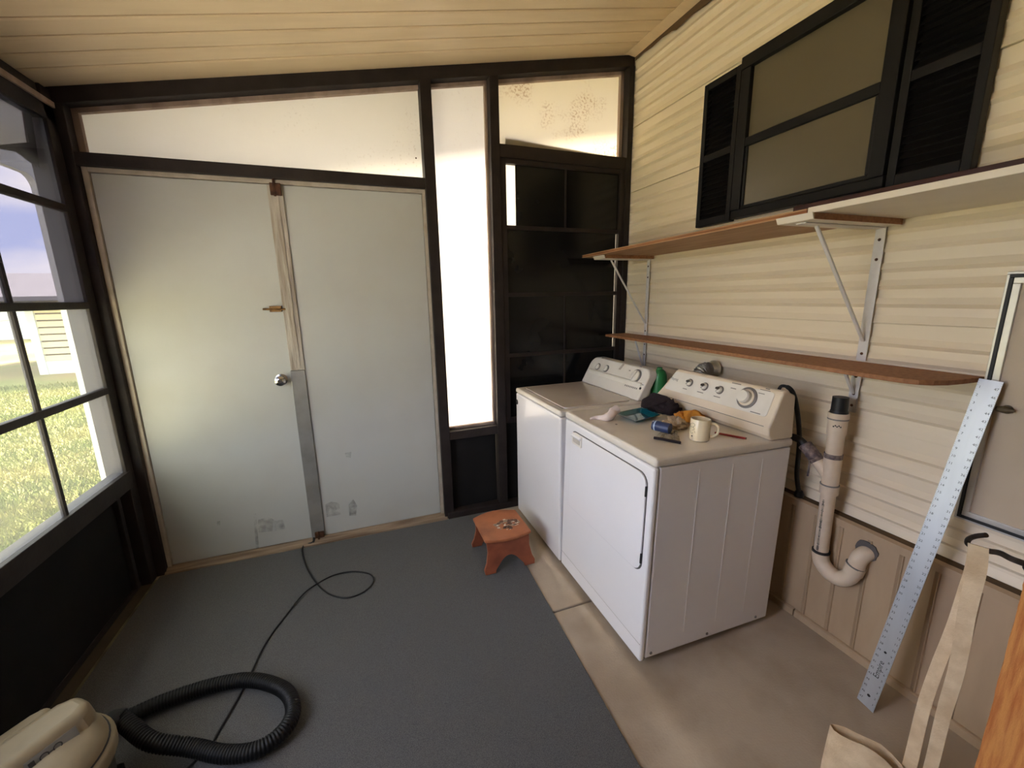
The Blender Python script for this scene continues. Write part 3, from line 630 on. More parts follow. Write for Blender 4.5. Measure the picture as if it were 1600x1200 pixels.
ar = Vector((0, -1, 0))
for px, py in ((934.5, 573), (947.5, 576)): dial(cpt(px, py), cN, 0.026, 0.014, wm, knob_grey, console_w, 'small_dial', cUn*1.0+ar*0.25)
dial(cpt(993.5, 588), cN, 0.046, 0.016, wm, knob_grey, console_w, 'cycle_dial', cUn*1.0+ar*0.35)
MB().lathe([(0.008, 0), (0.007, 0.003), (0.002, 0.003)], cpt(1000.5, 607), cN, 14).build('light_button', print_dark, wm)
pm = MB()
for px, py, w_, h_ in ((942, 559, .022, .010), (932, 581, .028, .006), (944, 585, .044, .006), (1001.5, 573, .022, .006), (984, 579, .016, .006), (1003, 601, .030, .005)):
    c = cpt(px, py); pm.prism([c+ar*a*w_/2+cUn*b*h_/2+cN*0.0003 for a, b in ((-1, -1), (1, -1), (1, 1), (-1, 1))], cN*0.0006)
for i in range(8):
    c = cpt(977+i*2.5, 602+i*0.75); pm.prism([c+ar*a*0.004+cUn*b*0.005+cN*0.0003 for a, b in ((-1, -1), (1, -1), (1, 1), (-1, 1))], cN*0.0006)
pm.build('console_print', print_grey, wm, kind='stuff')
sm = MB(); c = cpt(971, 573)
sm.prism([c+ar*a*0.012+cUn*b*0.022+cN*0.0003+ar*0.006*b for a, b in ((-1, -1), (1, -1), (1.3, 1), (-0.6, 1))], cN*0.0005); sm.build('console_smudge', mat('grey_smudge', srgb(186, 178, 166), 0.7, var=0.6, vscale=80), wm)
# round emblem on the front
bp = atX(808, 628, wx0-0.001)
MB().lathe([(0.019, 0), (0.018, 0.002), (0.006, 0.002)], bp, (-1, 0, 0), 24).build('badge', print_dark, wm)
MB().lathe([(0.012, 0.002), (0.012, 0.0028), (0.008, 0.0028)], bp, (-1, 0, 0), 20).build('badge_ring', chrome, wm)
MB().lathe([(0.0075, 0.0028), (0.007, 0.0036), (0.001, 0.0036)], bp, (-1, 0, 0), 20).build('badge_centre', print_dark, wm)

# ================================================================== DRYER (leans back a little: its front stands higher)
DX, DY = 1.725, 1.565
dm = thing('clothes_dryer', (DX, DY, 0), 'white clothes dryer with cream console, odds and ends lying on its top', 'dryer')
dx0, dx1, dy0, dy1 = 0.993, 1.735, 1.205, 1.938
TILT = math.radians(1.6)
box(dx0+0.028, dx1, dy0, dy1, 0.024, 0.893).build('cabinet', appl, dm, bevel=0.006, seg=2)
fp = box(dx0, dx0+0.0265, dy0-0.001, dy1+0.001, 0.015, 0.893).build('front_panel', appl, dm, bevel=0.010, seg=3)
box(dx0-0.004, dx1, dy0-0.008, dy1+0.003, 0.8965, 0.936).build('top_panel', appl_top, dm, bevel=0.014, seg=3)
for x in (dx0+0.06, dx1-0.06):
    for y in (dy0+0.06, dy1-0.06): MB().lathe([(0.020, 0.0), (0.020, 0.010), (0.010, 0.012), (0.010, 0.03)], (x, y, -0.019 if x < 1.3 else 0.001), n=12).build('foot', knob_grey, dm)
# front door: dark seam, raised panel with rounded hinge side
def dpoly(off): 
    w_, h_ = 0.625+2*off, 0.430+2*off
    return [(dx0, 1.552-a, 0.637+b) for a, b in rrect(w_, h_, 0.05, 6, (0, 1, 1, 1))]
MB().prism(dpoly(0.004), (-0.0012, 0, 0)).build('door_seam', gap_m, dm)
ddoor = MB().prism(dpoly(0), (-0.008, 0, 0)).build('door_panel', appl, dm, bevel=0.003)
hp = Vector((dx0-0.008, 1.790, 0.820))
hm = MB(); hm.prism([hp+Vector((0, -a, b)) for a, b in rrect(0.098, 0.062, 0.008)], (-0.004, 0, 0)); hm.build('handle_plate', appl_top, ddoor, bevel=0.002)
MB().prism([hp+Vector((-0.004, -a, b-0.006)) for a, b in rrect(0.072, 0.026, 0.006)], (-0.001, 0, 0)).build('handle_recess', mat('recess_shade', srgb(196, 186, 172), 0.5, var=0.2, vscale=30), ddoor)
MB().prism([hp+Vector((-0.004, 0.046, 0.026)), hp+Vector((-0.016, 0.046, 0.018)), hp+Vector((-0.012, 0.046, 0.008)), hp+Vector((-0.004, 0.046, 0.010))], (0, -0.092, 0)).build('handle_lip', appl, ddoor, bevel=0.002)
for z in (0.785, 0.490): box(dx0-0.0095, dx0, 1.236, 1.2415, z-0.022, z+0.022).build('hinge', print_dark, dm, bevel=0.001)
box(dx0-0.0012, dx0+0.002, dy0+0.005, dy1-0.005, 0.098, 0.1005).build('kick_seam', mat('soft_seam', srgb(190, 184, 180), 0.6, var=0.1, vscale=20), dm)
for x in (1.05, 1.36, 1.66): MB().lathe([(0.007, 0), (0.006, 0.003), (0.002, 0.003)], (x, dy0-0.0001, 0.045), (0, -1, 0), 10).build('screw', knob_grey, dm)
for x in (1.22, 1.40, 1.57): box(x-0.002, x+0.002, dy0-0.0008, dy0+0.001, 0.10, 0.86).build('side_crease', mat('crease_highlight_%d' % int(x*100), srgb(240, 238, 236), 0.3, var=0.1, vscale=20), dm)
# console wedge
kp = [(1.600, 0.937), (1.578, 0.962), (1.572, 0.996), (1.592, 1.036), (1.634, 1.148), (1.650, 1.156), (1.712, 1.132), (1.730, 0.937)]
_n = len(kp); _yl = lambda z: 1.922-0.085*max(0, z-0.985)/0.165
MB().add([(x, 1.200, z) for x, z in kp]+[(x, _yl(z), z) for x, z in kp], [tuple(range(_n)), tuple(range(2*_n-1, _n-1, -1))]+[((i+1) % _n, i, i+_n, (i+1) % _n+_n) for i in range(_n)]).build('console', console_m, dm, bevel=0.012, seg=3)
fA = Vector((1.590, 1.561, 1.032)); fU = Vector((0.042, 0, 0.112)); fUn = fU.normalized(); fN = Vector((-fUn.z, 0, fUn.x))
MB().prism([fA+Vector((0, -a if a > 0 else -a-0.012-0.045*(b+0.056)/0.112, 0))+fUn*(b+0.060) for a, b in rrect(0.655, 0.112, 0.014, 4)], fN*0.002).build('control_panel', console_w, dm, bevel=0.001)
box(1.5715, 1.5745, 1.225, 1.895, 0.9985, 1.0005).build('console_groove', print_grey, dm)
# world position of the tilted face, for reading pixels onto it
Rt = Matrix.Rotation(TILT, 3, 'Y')
piv = Vector((DX, DY, 0))
def tl(p): return Rt @ (Vector(p)-piv) + piv
def itl(p): return Rt.transposed() @ (Vector(p)-piv) + piv
dm.rotation_euler = (0, TILT, 0)
fAw = tl(fA+fN*0.002); fNw = Rt @ fN
def dpt(px, py): return itl(atP(px, py, fAw, fNw))
for px, py in ((1078, 598), (1101.5, 604), (1125, 609.5)): dial(dpt(px, py), fN, 0.021, 0.016, dm, knob_grey, console_w, 'small_dial', fUn+ar*0.5)
for px, py in ((1080, 597.5), (1103, 603.5), (1126.5, 608.5)):
    q = dpt(px, py); MB().prism([q+ar*a*0.017+fUn*b*0.008+fN*0.0242 for a, b in ((-0.8, -0.6), (0.2, -1), (0.8, 0.2), (0.2, 1), (-0.7, 0.5))], fN*0.001).build('dial_mark', knob_dark, dm)
q = dpt(1167.5, 621.5); dial(q, fN, 0.050, 0.012, dm, knob_grey, console_m, 'timer_dial')
MB().lathe([(0.030, 0.010), (0.031, 0.030), (0.026, 0.037), (0.006, 0.039)], q, fN, 28).build('timer_cap', console_w, dm, smooth=True)
tm = MB()
text_mb(tm, 'Maytag', 0.021, dpt(1054, 592), ar, fUn, 0.0008)
for px, py, w_, h_ in ((1070, 607.5, .03, .004), (1094, 613, .04, .004), (1120, 620, .04, .004), (1151, 599.5, .05, .004), (1146, 607, .03, .004), (1196, 610, .05, .003), (1200, 608, .02, .004), (1190, 615, .03, .003), (1180, 645, .05, .004)):
    c = dpt(px, py); tm.prism([c+ar*a*w_/2+fUn*b*h_/2+fN*0.0004 for a, b in ((-1, -1), (1, -1), (1, 1), (-1, 1))], fN*0.0005)
tm.build('console_print', print_grey, dm, kind='stuff')

# ================================================================== THINGS ON THE DRYER
TOPW = tl((1.3, 1.5, 0.936)); TN = Rt @ Vector((0, 0, 1))
def top(px, py, lift=0.0005): return atP(px, py, TOPW+TN*lift, TN)
TX = Rt @ Vector((1, 0, 0)); TY = Vector((0, 1, 0))
# mug
mc = top(1092, 687); mr = 0.041; mh = 0.096
mug = thing('mug', mc, 'cream ceramic mug with small doodle standing on the dryer', 'mug')
MB().lathe([(mr*0.86, 0), (mr*0.97, 0.004), (mr, 0.012), (mr, mh-0.003), (mr-0.0015, mh), (mr-0.004, mh-0.002), (mr-0.0045, 0.010), (mr*0.5, 0.007), (0.001, 0.007)], mc, TN, 36).build('cup', mug_m, mug, smooth=True)
hd = (_r2*1.0 + Vector((0, 0, 0)));  hd = (hd - TN*hd.dot(TN)).normalized(); hd = (hd + Vector((-0.15, -0.5, 0))).normalized()
hpts = spline([mc+TN*0.076+hd*(mr-0.003), mc+TN*0.080+hd*(mr+0.014), mc+TN*0.066+hd*(mr+0.029), mc+TN*0.042+hd*(mr+0.029), mc+TN*0.024+hd*(mr+0.014), mc+TN*0.022+hd*(mr-0.003)], 6)
MB().tube(hpts, 0.0052, 10).build('handle', mug_m, mug, smooth=True)
# doodle: thin strokes lying on the cup's wall
def onmug(px, py):
    d = ray(px, py); o_ = CAM-mc; a_ = d-TN*d.dot(TN); b_ = o_-TN*o_.dot(TN); R_ = mr+0.0004
    A = a_.dot(a_); B = 2*a_.dot(b_); C_ = b_.dot(b_)-R_*R_; D = B*B-4*A*C_
    if D < 0: return None
    return CAM+d*((-B-math.sqrt(D))/(2*A))
dd = MB()
for st in ([(1079, 662), (1083, 661), (1086, 664), (1083, 667), (1079, 666), (1079, 662)], [(1083, 667), (1085, 671), (1081, 672)], [(1079, 672), (1080, 677), (1083, 676)], [(1085, 673), (1086, 677)], [(1077, 668), (1078, 671)]):
    pp = [onmug(*p) for p in st]; pp = [p for p in pp if p]
    if len(pp) > 1: dd.tube(spline(pp, 4), 0.0006, 5)
c = onmug(1081, 681)
if c: dd.lathe([(0.0035, 0), (0.003, 0.0006), (0.001, 0.0007)], c, (c-mc-TN*(c-mc).dot(TN)).normalized(), 10)
dd.build('doodle', print_dark, mug, kind='stuff')
# teal glass dish (square, shallow)
cs = [top(px, py, 0.022) for px, py in ((960, 645), (993, 658), (1033, 648), (1003, 636))]
cc = sum(cs, Vector())/4
dish = thing('glass_dish', cc-TN*0.0215, 'square teal glass dish on the dryer next to a white sock', 'dish')
cc0 = cc-TN*0.0215
base = [cc0+(p-cc)*0.66 for p in cs]; ib = [cc0+TN*0.006+(p-cc)*0.60 for p in cs]; it = [cc-(p-cc)*0.10+(p-cc)-TN*0.001 for p in cs]
dv = base+cs+it+ib
MB().add(dv, [(3, 2, 1, 0)]+[(i, (i+1) % 4, 4+(i+1) % 4, 4+i) for i in range(4)]+[(4+i, 4+(i+1) % 4, 8+(i+1) % 4, 8+i) for i in range(4)]+[(8+i, 8+(i+1) % 4, 12+(i+1) % 4, 12+i) for i in range(4)]+[(12, 13, 14, 15)]).build('bowl', teal_m, dish, bevel=0.002)
for t_ in (0.25, 0.75):
    e = cs[2]*(1-t_)+cs[3]*t_; MB().frustum(e-TN*0.004, e+TN*0.002, 0.008, 0.006, 14).build('rest', teal_m, dish, smooth=True)
# white sock
sp = [top(922, 654, 0.006), top(934, 653, 0.008), top(946, 653, 0.014), top(954, 649, 0.026), top(958, 643, 0.040), top(965, 639, 0.050)]
so_ = MB().tube(spline(sp, 6), [0.005+0.017*min(1, i/14) for i in range(31)], 14)
for v in so_.v:
    v += Vector((noise.noise(v*60), noise.noise(v*60+Vector((9, 0, 0))), 0))*0.004
    hh = (v-TOPW).dot(TN)
    if hh < 0.001: v += TN*(0.001-hh)
tag(so_.build('sock', sock_m, smooth=True, ang=180), 'crumpled white sock lying on the dryer beside the teal dish', 'sock')
# dark knit cap, folded
c0 = top(1027, 643, 0.001); e1 = (top(1058, 652)-top(992, 640)); e1.normalize(); e2 = TN.cross(e1)
cap = thing('knit_cap', c0, 'dark plum folded knit cap heaped behind the teal dish', 'cap')
lump(MB(), c0+e2*0.03, e1*0.105, e2*0.05, TN*0.088, 0.10, 2.2, 3.3).build('crown', cap_m, cap, smooth=True, ang=180)
lump(MB(), c0+e1*0.055+e2*0.01, e1*0.065, e2*0.05, TN*0.066, 0.22, 3.5, 8.1).build('fold', cap_m, cap, smooth=True, ang=180)
MB().tube(spline([c0-e1*0.075+TN*0.014-e2*0.028, c0-e1*0.03+TN*0.030-e2*0.034, c0+e1*0.01+TN*0.048-e2*0.030, c0+e1*0.04+TN*0.062-e2*0.006], 8), 0.0055, 8).build('hem', cap_m, cap, smooth=True)
# orange knit glove behind
c1 = top(1082, 659, 0.001); f1 = (top(1116, 660)-top(1060, 646)).normalized(); f2 = TN.cross(f1)
og = thing('orange_cloth', c1, 'mustard orange knitted cloth lying against the dryer console', 'cloth')
lump(MB(), c1, f1*0.080, f2*0.038, TN*0.056, 0.14, 2.6, 5.5).build('cloth_heap', orange_cloth, og, smooth=True, ang=180)
lump(MB(), c1-f1*0.055-f2*0.01, f1*0.035, f2*0.035, TN*0.040, 0.2, 3.5, 1.5).build('cloth_fold', orange_cloth, og, smooth=True, ang=180)
# crumpled plastic bag
c2 = top(1056, 667, 0.001)
pb = thing('plastic_bag', c2, 'crumpled clear plastic bag between the blue tube and the mug', 'plastic bag')
lump(MB(), c2, f1*0.050, f2*0.055, TN*0.045, 0.25, 3.6, 12.2, 36, 16).build('bag_body', bag_m, pb, smooth=True, ang=40)
lump(MB(), c2-f1*0.02-f2*0.055, f1*0.040, f2*0.032, TN*0.026, 0.3, 4.2, 2.2).build('bag_neck', bag_m, pb, smooth=True, ang=40)
# navy tube
a_ = top(1021, 664, 0.036); b_ = top(1047, 670, 0.036); ax = (b_-a_).normalized(); R0 = 0.023
tb = thing('blue_tube', (a_+b_)/2-TN*0.036, 'navy blue tube with pale stripe resting on the grey glove', 'tube')
MB().frustum(a_, b_, R0, R0, 24).build('sleeve', blue_m, tb, smooth=True)
MB().frustum(a_+ax*0.010, a_+ax*0.016, R0+0.0006, R0+0.0006, 24).build('pale_band', pale_blue, tb, smooth=True)
for k_ in range(3):
    ang_ = math.radians(60+k_*26); n_ = (-TX*math.cos(ang_)+TN*math.sin(ang_)); n_ = (n_-ax*n_.dot(ax)).normalized(); t_ = ax.cross(n_)
    q = a_+ax*0.003+n_*(R0+0.0002); MB().prism([q+ax*u*0.003+t_*v*0.0035 for u, v in ((-0.6, -1), (1, -0.8), (0.8, 1), (-0.8, 0.8))], n_*0.0006).build('white_print', house_white, tb)
MB().lathe([(R0*0.98, 0), (R0*0.7, 0.002), (R0*0.55, 0.001)], a_, -ax, 24).build('end_cap', pale_blue, tb)
# grey ribbed work glove with dark hem
g0 = top(1042, 690, 0.0005); g1 = (top(1064, 698)-top(1022, 690)).normalized(); g2 = TN.cross(g1)
gl = thing('work_glove', g0, 'grey ribbed knit work glove with dark hem, flat on the dryer', 'glove')
gm = MB(); nu, nv = 26, 14; vs_ = []
for j in range(nv+1):
    for i in range(nu+1):
        u = i/nu-0.5; v = j/nv
        wdt = 0.112*(1-0.25*v); hh = 0.011*(1+0.6*noise.noise(Vector((u*5, v*4, 3)))) * (1-(2*u)**6) * min(1, 3*(1-v)+0.2)
        vs_.append(g0+g1*(u*wdt-0.018*v)+g2*(0.004+v*0.105)+TN*(max(0.001, hh)+0.0014*math.sin(u*90)))
k0 = len(vs_)
vs_ += [p-TN*((p-TOPW).dot(TN)-0.0004) for p in vs_]
W_ = nu+1; fs = []
for j in range(nv):
    for i in range(nu):
        a = j*W_+i; fs.append((a, a+1, a+W_+1, a+W_)); fs.append((k0+a, k0+a+W_, k0+a+W_+1, k0+a+1))
rim = [i for i in range(W_)]+[j*W_+nu for j in range(1, nv+1)]+[nv*W_+i for i in range(nu-1, -1, -1)]+[j*W_ for j in range(nv-1, 0, -1)]
for a, b in zip(rim, rim[1:]+rim[:1]): fs.append((a, k0+a, k0+b, b))
gm.add(vs_, fs).build('cuff', glove_m, gl, smooth=True)
MB().tube([g0-g1*0.055+TN*0.0065, g0-g1*0.02+TN*0.0075, g0+g1*0.02+TN*0.0068, g0+g1*0.056+TN*0.0065], 0.0058, 10).build('hem', cap_m, gl, smooth=True)
for s_, L_ in ((-0.032, 0.050), (-0.012, 0.060), (0.010, 0.056), (0.028, 0.044)):
    b0 = g0+g2*0.100+g1*(s_-0.016); MB().tube(spline([b0+TN*0.007, b0+g2*L_*0.5+TN*0.009-g1*0.004, b0+g2*L_+TN*0.006-g1*0.012], 4), [0.0070]*8+[0.004], 8).build('finger', glove_m, gl, smooth=True)
# red pencil
pa, pb_ = top(1117, 676, 0.0045), top(1165, 685, 0.0045); pd = (pb_-pa).normalized(); ps = TN.cross(pd)
pc = thing('pencil', (pa+pb_)/2-TN*0.0045, 'flat red carpenter pencil lying beside the mug', 'pencil')
MB().prism([pa+ps*a+TN*b for a, b in ((-0.006, 0), (-0.003, -0.004), (0.003, -0.004), (0.006, 0), (0.003, 0.004), (-0.003, 0.004))], pd*(pb_-pa).length).build('barrel', pencil_m, pc)
MB().prism([pb_+ps*a+TN*b for a, b in ((-0.006, 0), (-0.003, -0.004), (0.003, -0.004), (0.006, 0), (0.003, 0.004), (-0.003, 0.004))], pd*0.004).build('dark_end', knob_dark, pc)
# small chip and flakes on the enamel
c = top(963, 663); MB().lathe([(0.006, 0), (0.005, 0.0006), (0.001, 0.0008)], c, TN, 9).build('enamel_chip', print_dark, dm).matrix_basis
bpy.data.objects['enamel_chip'].matrix_local = Matrix.Rotation(-TILT, 4, 'Y')

# green container behind the gap between consoles
gc = Vector((1.795, 2.00, 0))
gj = thing('green_bottle', (1.684, 1.999, 0.9485), 'green plastic bottle standing behind the washer console', 'bottle')
MB().lathe([(0.040, 0.0), (0.046, 0.005), (0.046, 0.12), (0.043, 0.145), (0.034, 0.165), (0.022, 0.176), (0.010, 0.178)], (1.684, 1.999, 0.9485), n=28).build('body', green_m, gj, smooth=True)
MB().lathe([(0.016, 0.176), (0.016, 0.188), (0.014, 0.190), (0.002, 0.190)], (1.684, 1.999, 0.9485), n=20).build('cap', green_m, gj, smooth=True)
# foil duct between dryer and wall
fd = thing('foil_duct', (1.84, 1.80, 0.2), 'crumpled silver foil vent duct squeezed between the dryer and the siding', 'duct')
pth = spline([(1.80, 1.66, 0.14), (1.845, 1.68, 0.40), (1.840, 1.76, 0.75), (1.835, 1.83, 1.02), (1.850, 1.84, 1.115), (1.885, 1.83, 1.135)], 18)
rs = [0.040+0.006*(i % 2)+0.005*noise.noise(Vector((i*0.4, 0, 0))) for i in range(len(pth))]
MB().tube(pth, rs, 18).build('duct_hose', foil, fd, smooth=True, ang=20)
MB().lathe([(0.050, 0), (0.050, 0.010), (0.046, 0.02), (0.044, 0.05)], (1.938, 1.83, 1.135), (-1, 0, 0), 20).build('wall_collar', foil, fd, smooth=True)
# black power cord behind the dryer
pcord = thing('power_cord', (1.83, 1.2, 0.6), 'thick black power cord hanging behind the dryer onto the skirting ledge', 'cord')
MB().tube(spline([(1.775, 1.40, 1.06), (1.79, 1.33, 1.105), atX(1222, 603, 1.80), atX(1238, 612, 1.82), atX(1246, 645, 1.85), atX(1249, 690, 1.875), atX(1245, 740, 1.90), (1.920, 1.25, 0.622)], 8), [0.007]*20+[0.010]*37, 12).build('cable', black_plastic, pcord, smooth=True)
MB().lathe([(0.020, 0), (0.022, 0.012), (0.014, 0.03)], (1.922, 1.25, 0.6005), n=14).build('plug', black_plastic, pcord, smooth=True)

# ================================================================== DRAIN PIPE
dp = thing('drain_pipe', (1.865, 1.09, 0.33), 'cream plastic drain pipe with black cap running into the skirting', 'drain pipe')
x = 1.862
A0 = Vector((x, 1.083, 0.425)); A1 = Vector((x, 1.094, 1.06)); ud = (A1-A0).normalized()
def onp(z): return A0+ud*((z-A0.z)/ud.z)
def seg(z0, z1, r0, r1, name, m): return MB().frustum(onp(z0), onp(z1), r0, r1, 28).build(name, m, dp, smooth=True)
seg(0.425, 0.73, 0.0275, 0.0275, 'lower_pipe', pvc); seg(0.705, 0.748, 0.0345, 0.0345, 'collar', pvc); seg(0.744, 0.749, 0.0348, 0.0348, 'collar_seam', print_grey)
seg(0.745, 0.88, 0.031, 0.033, 'wye_body', pvc); seg(0.868, 0.888, 0.0335, 0.0335, 'primer_ring', primer); seg(0.885, 0.985, 0.030, 0.031, 'upper_pipe', pvc)
seg(0.975, 1.045, 0.0345, 0.0345, 'adapter', pvc); seg(1.045, 1.068, 0.037, 0.037, 'cleanout_ring', pvc); seg(1.040, 1.0455, 0.0372, 0.0372, 'ring_seam', print_grey)
seg(1.066, 1.078, 0.033, 0.031, 'cap_lip', black_plastic); seg(1.076, 1.136, 0.0295, 0.0285, 'rubber_cap', black_plastic)
b0 = onp(0.775); b1 = b0+Vector((-0.01, 0.075, 0.078)); b2 = b1+Vector((-0.006, 0.042, 0.040))
MB().frustum(b0, b1, 0.027, 0.026, 24).build('wye_branch', pvc, dp, smooth=True)
MB().tube(spline([b1-(b1-b0)*0.25, b1, b2], 6), [0.0268+0.002*(i % 2) for i in range(13)], 20).build('primer_branch', primer, dp, smooth=True)
MB().tube(spline([b2-Vector((0, 0.005, 0.005)), b2+Vector((-0.006, 0.022, 0.016)), b2+Vector((-0.02, 0.055, 0.02)), b2+Vector((-0.05, 0.085, 0.0))], 6), 0.0165, 14).build('drain_hose_end', black_plastic, dp, smooth=True)
dr = b1-Vector((0, -0.002, 0.02)); MB().tube(spline([dr+Vector((-0.02, 0.0, 0)), dr+Vector((-0.022, -0.004, -0.04)), dr+Vector((-0.018, 0.0, -0.075))], 4), 0.004, 8).build('primer_drip', primer, dp, smooth=True)
tr = spline([onp(0.430), onp(0.405), (x, 1.070, 0.372), (x+0.002, 1.035, 0.345), (x+0.004, 0.995, 0.345), (x+0.006, 0.968, 0.372), (x+0.009, 0.955, 0.405), (x+0.012, 0.950, 0.432)], 6)
MB().tube(tr, 0.0325, 24).build('trap_bend', pvc, dp, smooth=True)
MB().frustum(onp(0.422), onp(0.432), 0.0345, 0.0345, 28).build('trap_seam', print_dark, dp, smooth=True)
MB().frustum((x+0.009, 0.956, 0.400), (x+0.012, 0.950, 0.436), 0.0355, 0.0355, 28).build('union_nut', pvc, dp, smooth=True)
MB().frustum((x+0.0112, 0.9515, 0.4345), (x+0.0118, 0.9505, 0.4385), 0.0358, 0.0358, 28).build('nut_seam', print_grey, dp, smooth=True)
MB().tube(spline([(x+0.012, 0.950, 0.430), (x+0.014, 0.945, 0.470), (x+0.030, 0.938, 0.492), (x+0.05, 0.932, 0.498)], 6), 0.031, 24).build('wall_elbow', pvc, dp, smooth=True)
# printed line along the pipe
tm = MB()
face = (CAM-onp(0.6)); face.z = 0; face.normalize(); fr2 = ud.cross(face).normalized()
fdir = (face+fr2*-0.55).normalized()
random.seed(5)
for i in range(34):
    c = onp(0.44+i*0.0072)+fdir*0.0277; t_ = fdir.cross(ud); hh = random.uniform(0.003, 0.0055); aa = random.uniform(0.0012, 0.0028)
    tm.prism([c+ud*a*aa+t_*b*hh for a, b in ((-1, -1), (1, -1), (1, 1), (-1, 1))], fdir*0.0004)
c = onp(1.015)+face*0.0346
for i in range(5): tm.prism([c+ud*(0.004*(i % 2)+a*0.003)+fr2*(0.006*(i-2)+b*0.0022) for a, b in ((-1, -1), (1, -1), (1, 1), (-1, 1))], face*0.0005)
tm.build('pipe_print', print_dark, dp, kind='stuff')
# ragged hole in the skirting round the pipe
hm_ = MB(); n = 22; c = Vector((XS-0.0075, 0.936, 0.508)); ring = []
for i in range(n):
    a = 2*math.pi*i/n; r_ = 0.041+0.006*noise.noise(Vector((math.cos(a)*2, math.sin(a)*2, 1)))
    ring.append(c+Vector((0, r_*math.cos(a), r_*math.sin(a))))
hm_.prism(ring, (0.006, 0, 0)).build('cut_hole', gap_m, sk)

# ================================================================== RULER
rb0 = Vector((1.700, 0.757, 0.002)); rt0 = Vector((1.905, 0.690, 1.277))
ul = (rt0-rb0).normalized(); L = (rt0-rb0).length
wv = Vector((0, -1, 0)); wv = (wv-ul*wv.dot(ul)).normalized(); nv_ = wv.cross(ul).normalized()
if nv_.x > 0: nv_ = -nv_
W2 = 0.0285
ru = thing('straightedge', rb0, 'long aluminium straightedge ruler leaning against the siding beside the access door', 'ruler')
MB().prism([rb0-wv*W2+ul*0.006, rb0+wv*W2, rt0+wv*W2, rt0-wv*W2], nv_*0.002).build('blade', alu, ru)
nm = MB(); F0 = rb0+nv_*0.002
for i in range(1, 48):
    for s_, num in ((-1, 48-i), (1, i)):
        q = F0+ul*(L*i/48)+wv*(s_*(W2-0.009))
        text_mb(nm, str(num), 0.0115, q, wv, ul, 0.0003)
lg = rb0+ul*0.17+nv_*0.002
text_mb(nm, 'Empire', 0.026, lg, ul, -wv, 0.0003)
if (wv.cross(ul)).dot(nv_) < 0:
    for i_, v in enumerate(nm.v): nm.v[i_] = v + nv_*0.0006
for off, r_ in ((0.05, 0.0055), (0.245, 0.0045)):
    q = rb0+ul*off+nv_*0.0021; nm.lathe([(r_, 0), (r_*0.9, 0.0004), (0.001, 0.0005)], q, nv_, 14)
nm.build('graduations', print_dark, ru, kind='stuff')
tk = MB()
for i in range(1, 192):
    ln = 0.006 if i % 4 else 0.0
    if not ln: continue
    for s_ in (-1, 1):
        q = F0+ul*(L*i/192)+wv*(s_*(W2-0.0022)); tk.prism([q+wv*a*0.0018+ul*b*0.0003+nv_*0.0001 for a, b in ((-1, -1), (1, -1), (1, 1), (-1, 1))], nv_*0.0003)
tk.build('tick_marks', print_grey, ru)['kind'] = 'stuff'

# ================================================================== STOOL
sz = 0.215
stl = thing('step_stool', (0.71, 2.17, 0.009), 'small red-brown wooden step stool with worn painted top by the washer', 'stool')
xa, xb, ya, yb = 0.566, 0.852, 2.045, 2.310
def bulge(n=9):
    o_ = []
    for i in range(n): t = i/(n-1); o_.append((xa+(xb-xa)*t, ya-0.028*math.sin(math.pi*t)))
    for i in range(n): t = i/(n-1); o_.append((xb-(xb-xa)*t, yb+0.045*math.sin(math.pi*t)))
    return o_
MB().prism([(p[0], p[1], sz-0.018) for p in bulge()], (0, 0, 0.018)).build('seat', stool_top_m, stl, bevel=0.005)
def end_panel(y, lean):
    z1 = sz-0.018; pts = []
    top_w = 0.132; foot = 0.152; cx = 0.709
    outl = [(-top_w, z1), (-top_w+0.004, 0.13), (-foot+0.012, 0.07), (-foot-0.004, 0.035), (-foot, 0.011), (-foot+0.062, 0.011), (-foot+0.066, 0.028)]
    arch = [(-0.074+0.148*t, 0.028+0.070*math.sin(math.pi*t)**0.7) for t in [i/10 for i in range(1, 10)]]
    right = [(-a, b) for a, b in outl[::-1]]
    full = outl+arch+right
    P_ = [(cx+a, y+lean*(z1-b), b) for a, b in full]
    return MB().prism(P_, (0, 0.018, 0)).build('end_panel', stool_m, stl, bevel=0.002)
end_panel(2.052, -0.18); end_panel(2.288, 0.12)
box(0.64, 0.66, 2.07, 2.288, 0.145, sz-0.018).build('stretcher', stool_m, stl); box(0.76, 0.78, 2.07, 2.288, 0.145, sz-0.018).build('stretcher', stool_m, stl)
# painted flower spray on the seat: thin raised daubs
pt_cols = [mat('daub_grey', srgb(158, 140, 122), 0.6, var=0.4, vscale=60), mat('daub_white', srgb(216, 206, 192), 0.6, var=0.3, vscale=60), mat('daub_dark', srgb(104, 76, 62), 0.6, var=0.4, vscale=60)]
random.seed(11)
cc_ = Vector((0.735, 2.165, sz))
for k_, m_ in enumerate(pt_cols):
    q = MB()
    for i in range(26 if k_ != 1 else 16):
        a = random.random()*6.28; rr = random.random()**0.6
        c = cc_+Vector((math.cos(a)*rr*0.075+0.01*k_, math.sin(a)*rr*0.062, 0.0002+0.0002*k_)); r_ = random.uniform(0.006, 0.020)*(1.0 if k_ == 0 else 0.7); e_ = random.uniform(0.4, 1)
        q.prism([c+Vector((math.cos(t)*r_, math.sin(t)*r_*e_, 0)) for t in (6.28*j/9 for j in range(9))], (0, 0, 0.0004))
    q.build('painted_flowers', m_, stl)['kind'] = 'stuff'
p = Vector((0.712, 2.0565, 0.15)); MB().frustum(p, p+Vector((0, -0.009, 0)), 0.005, 0.004, 10).build('screw', knob_dark, stl)

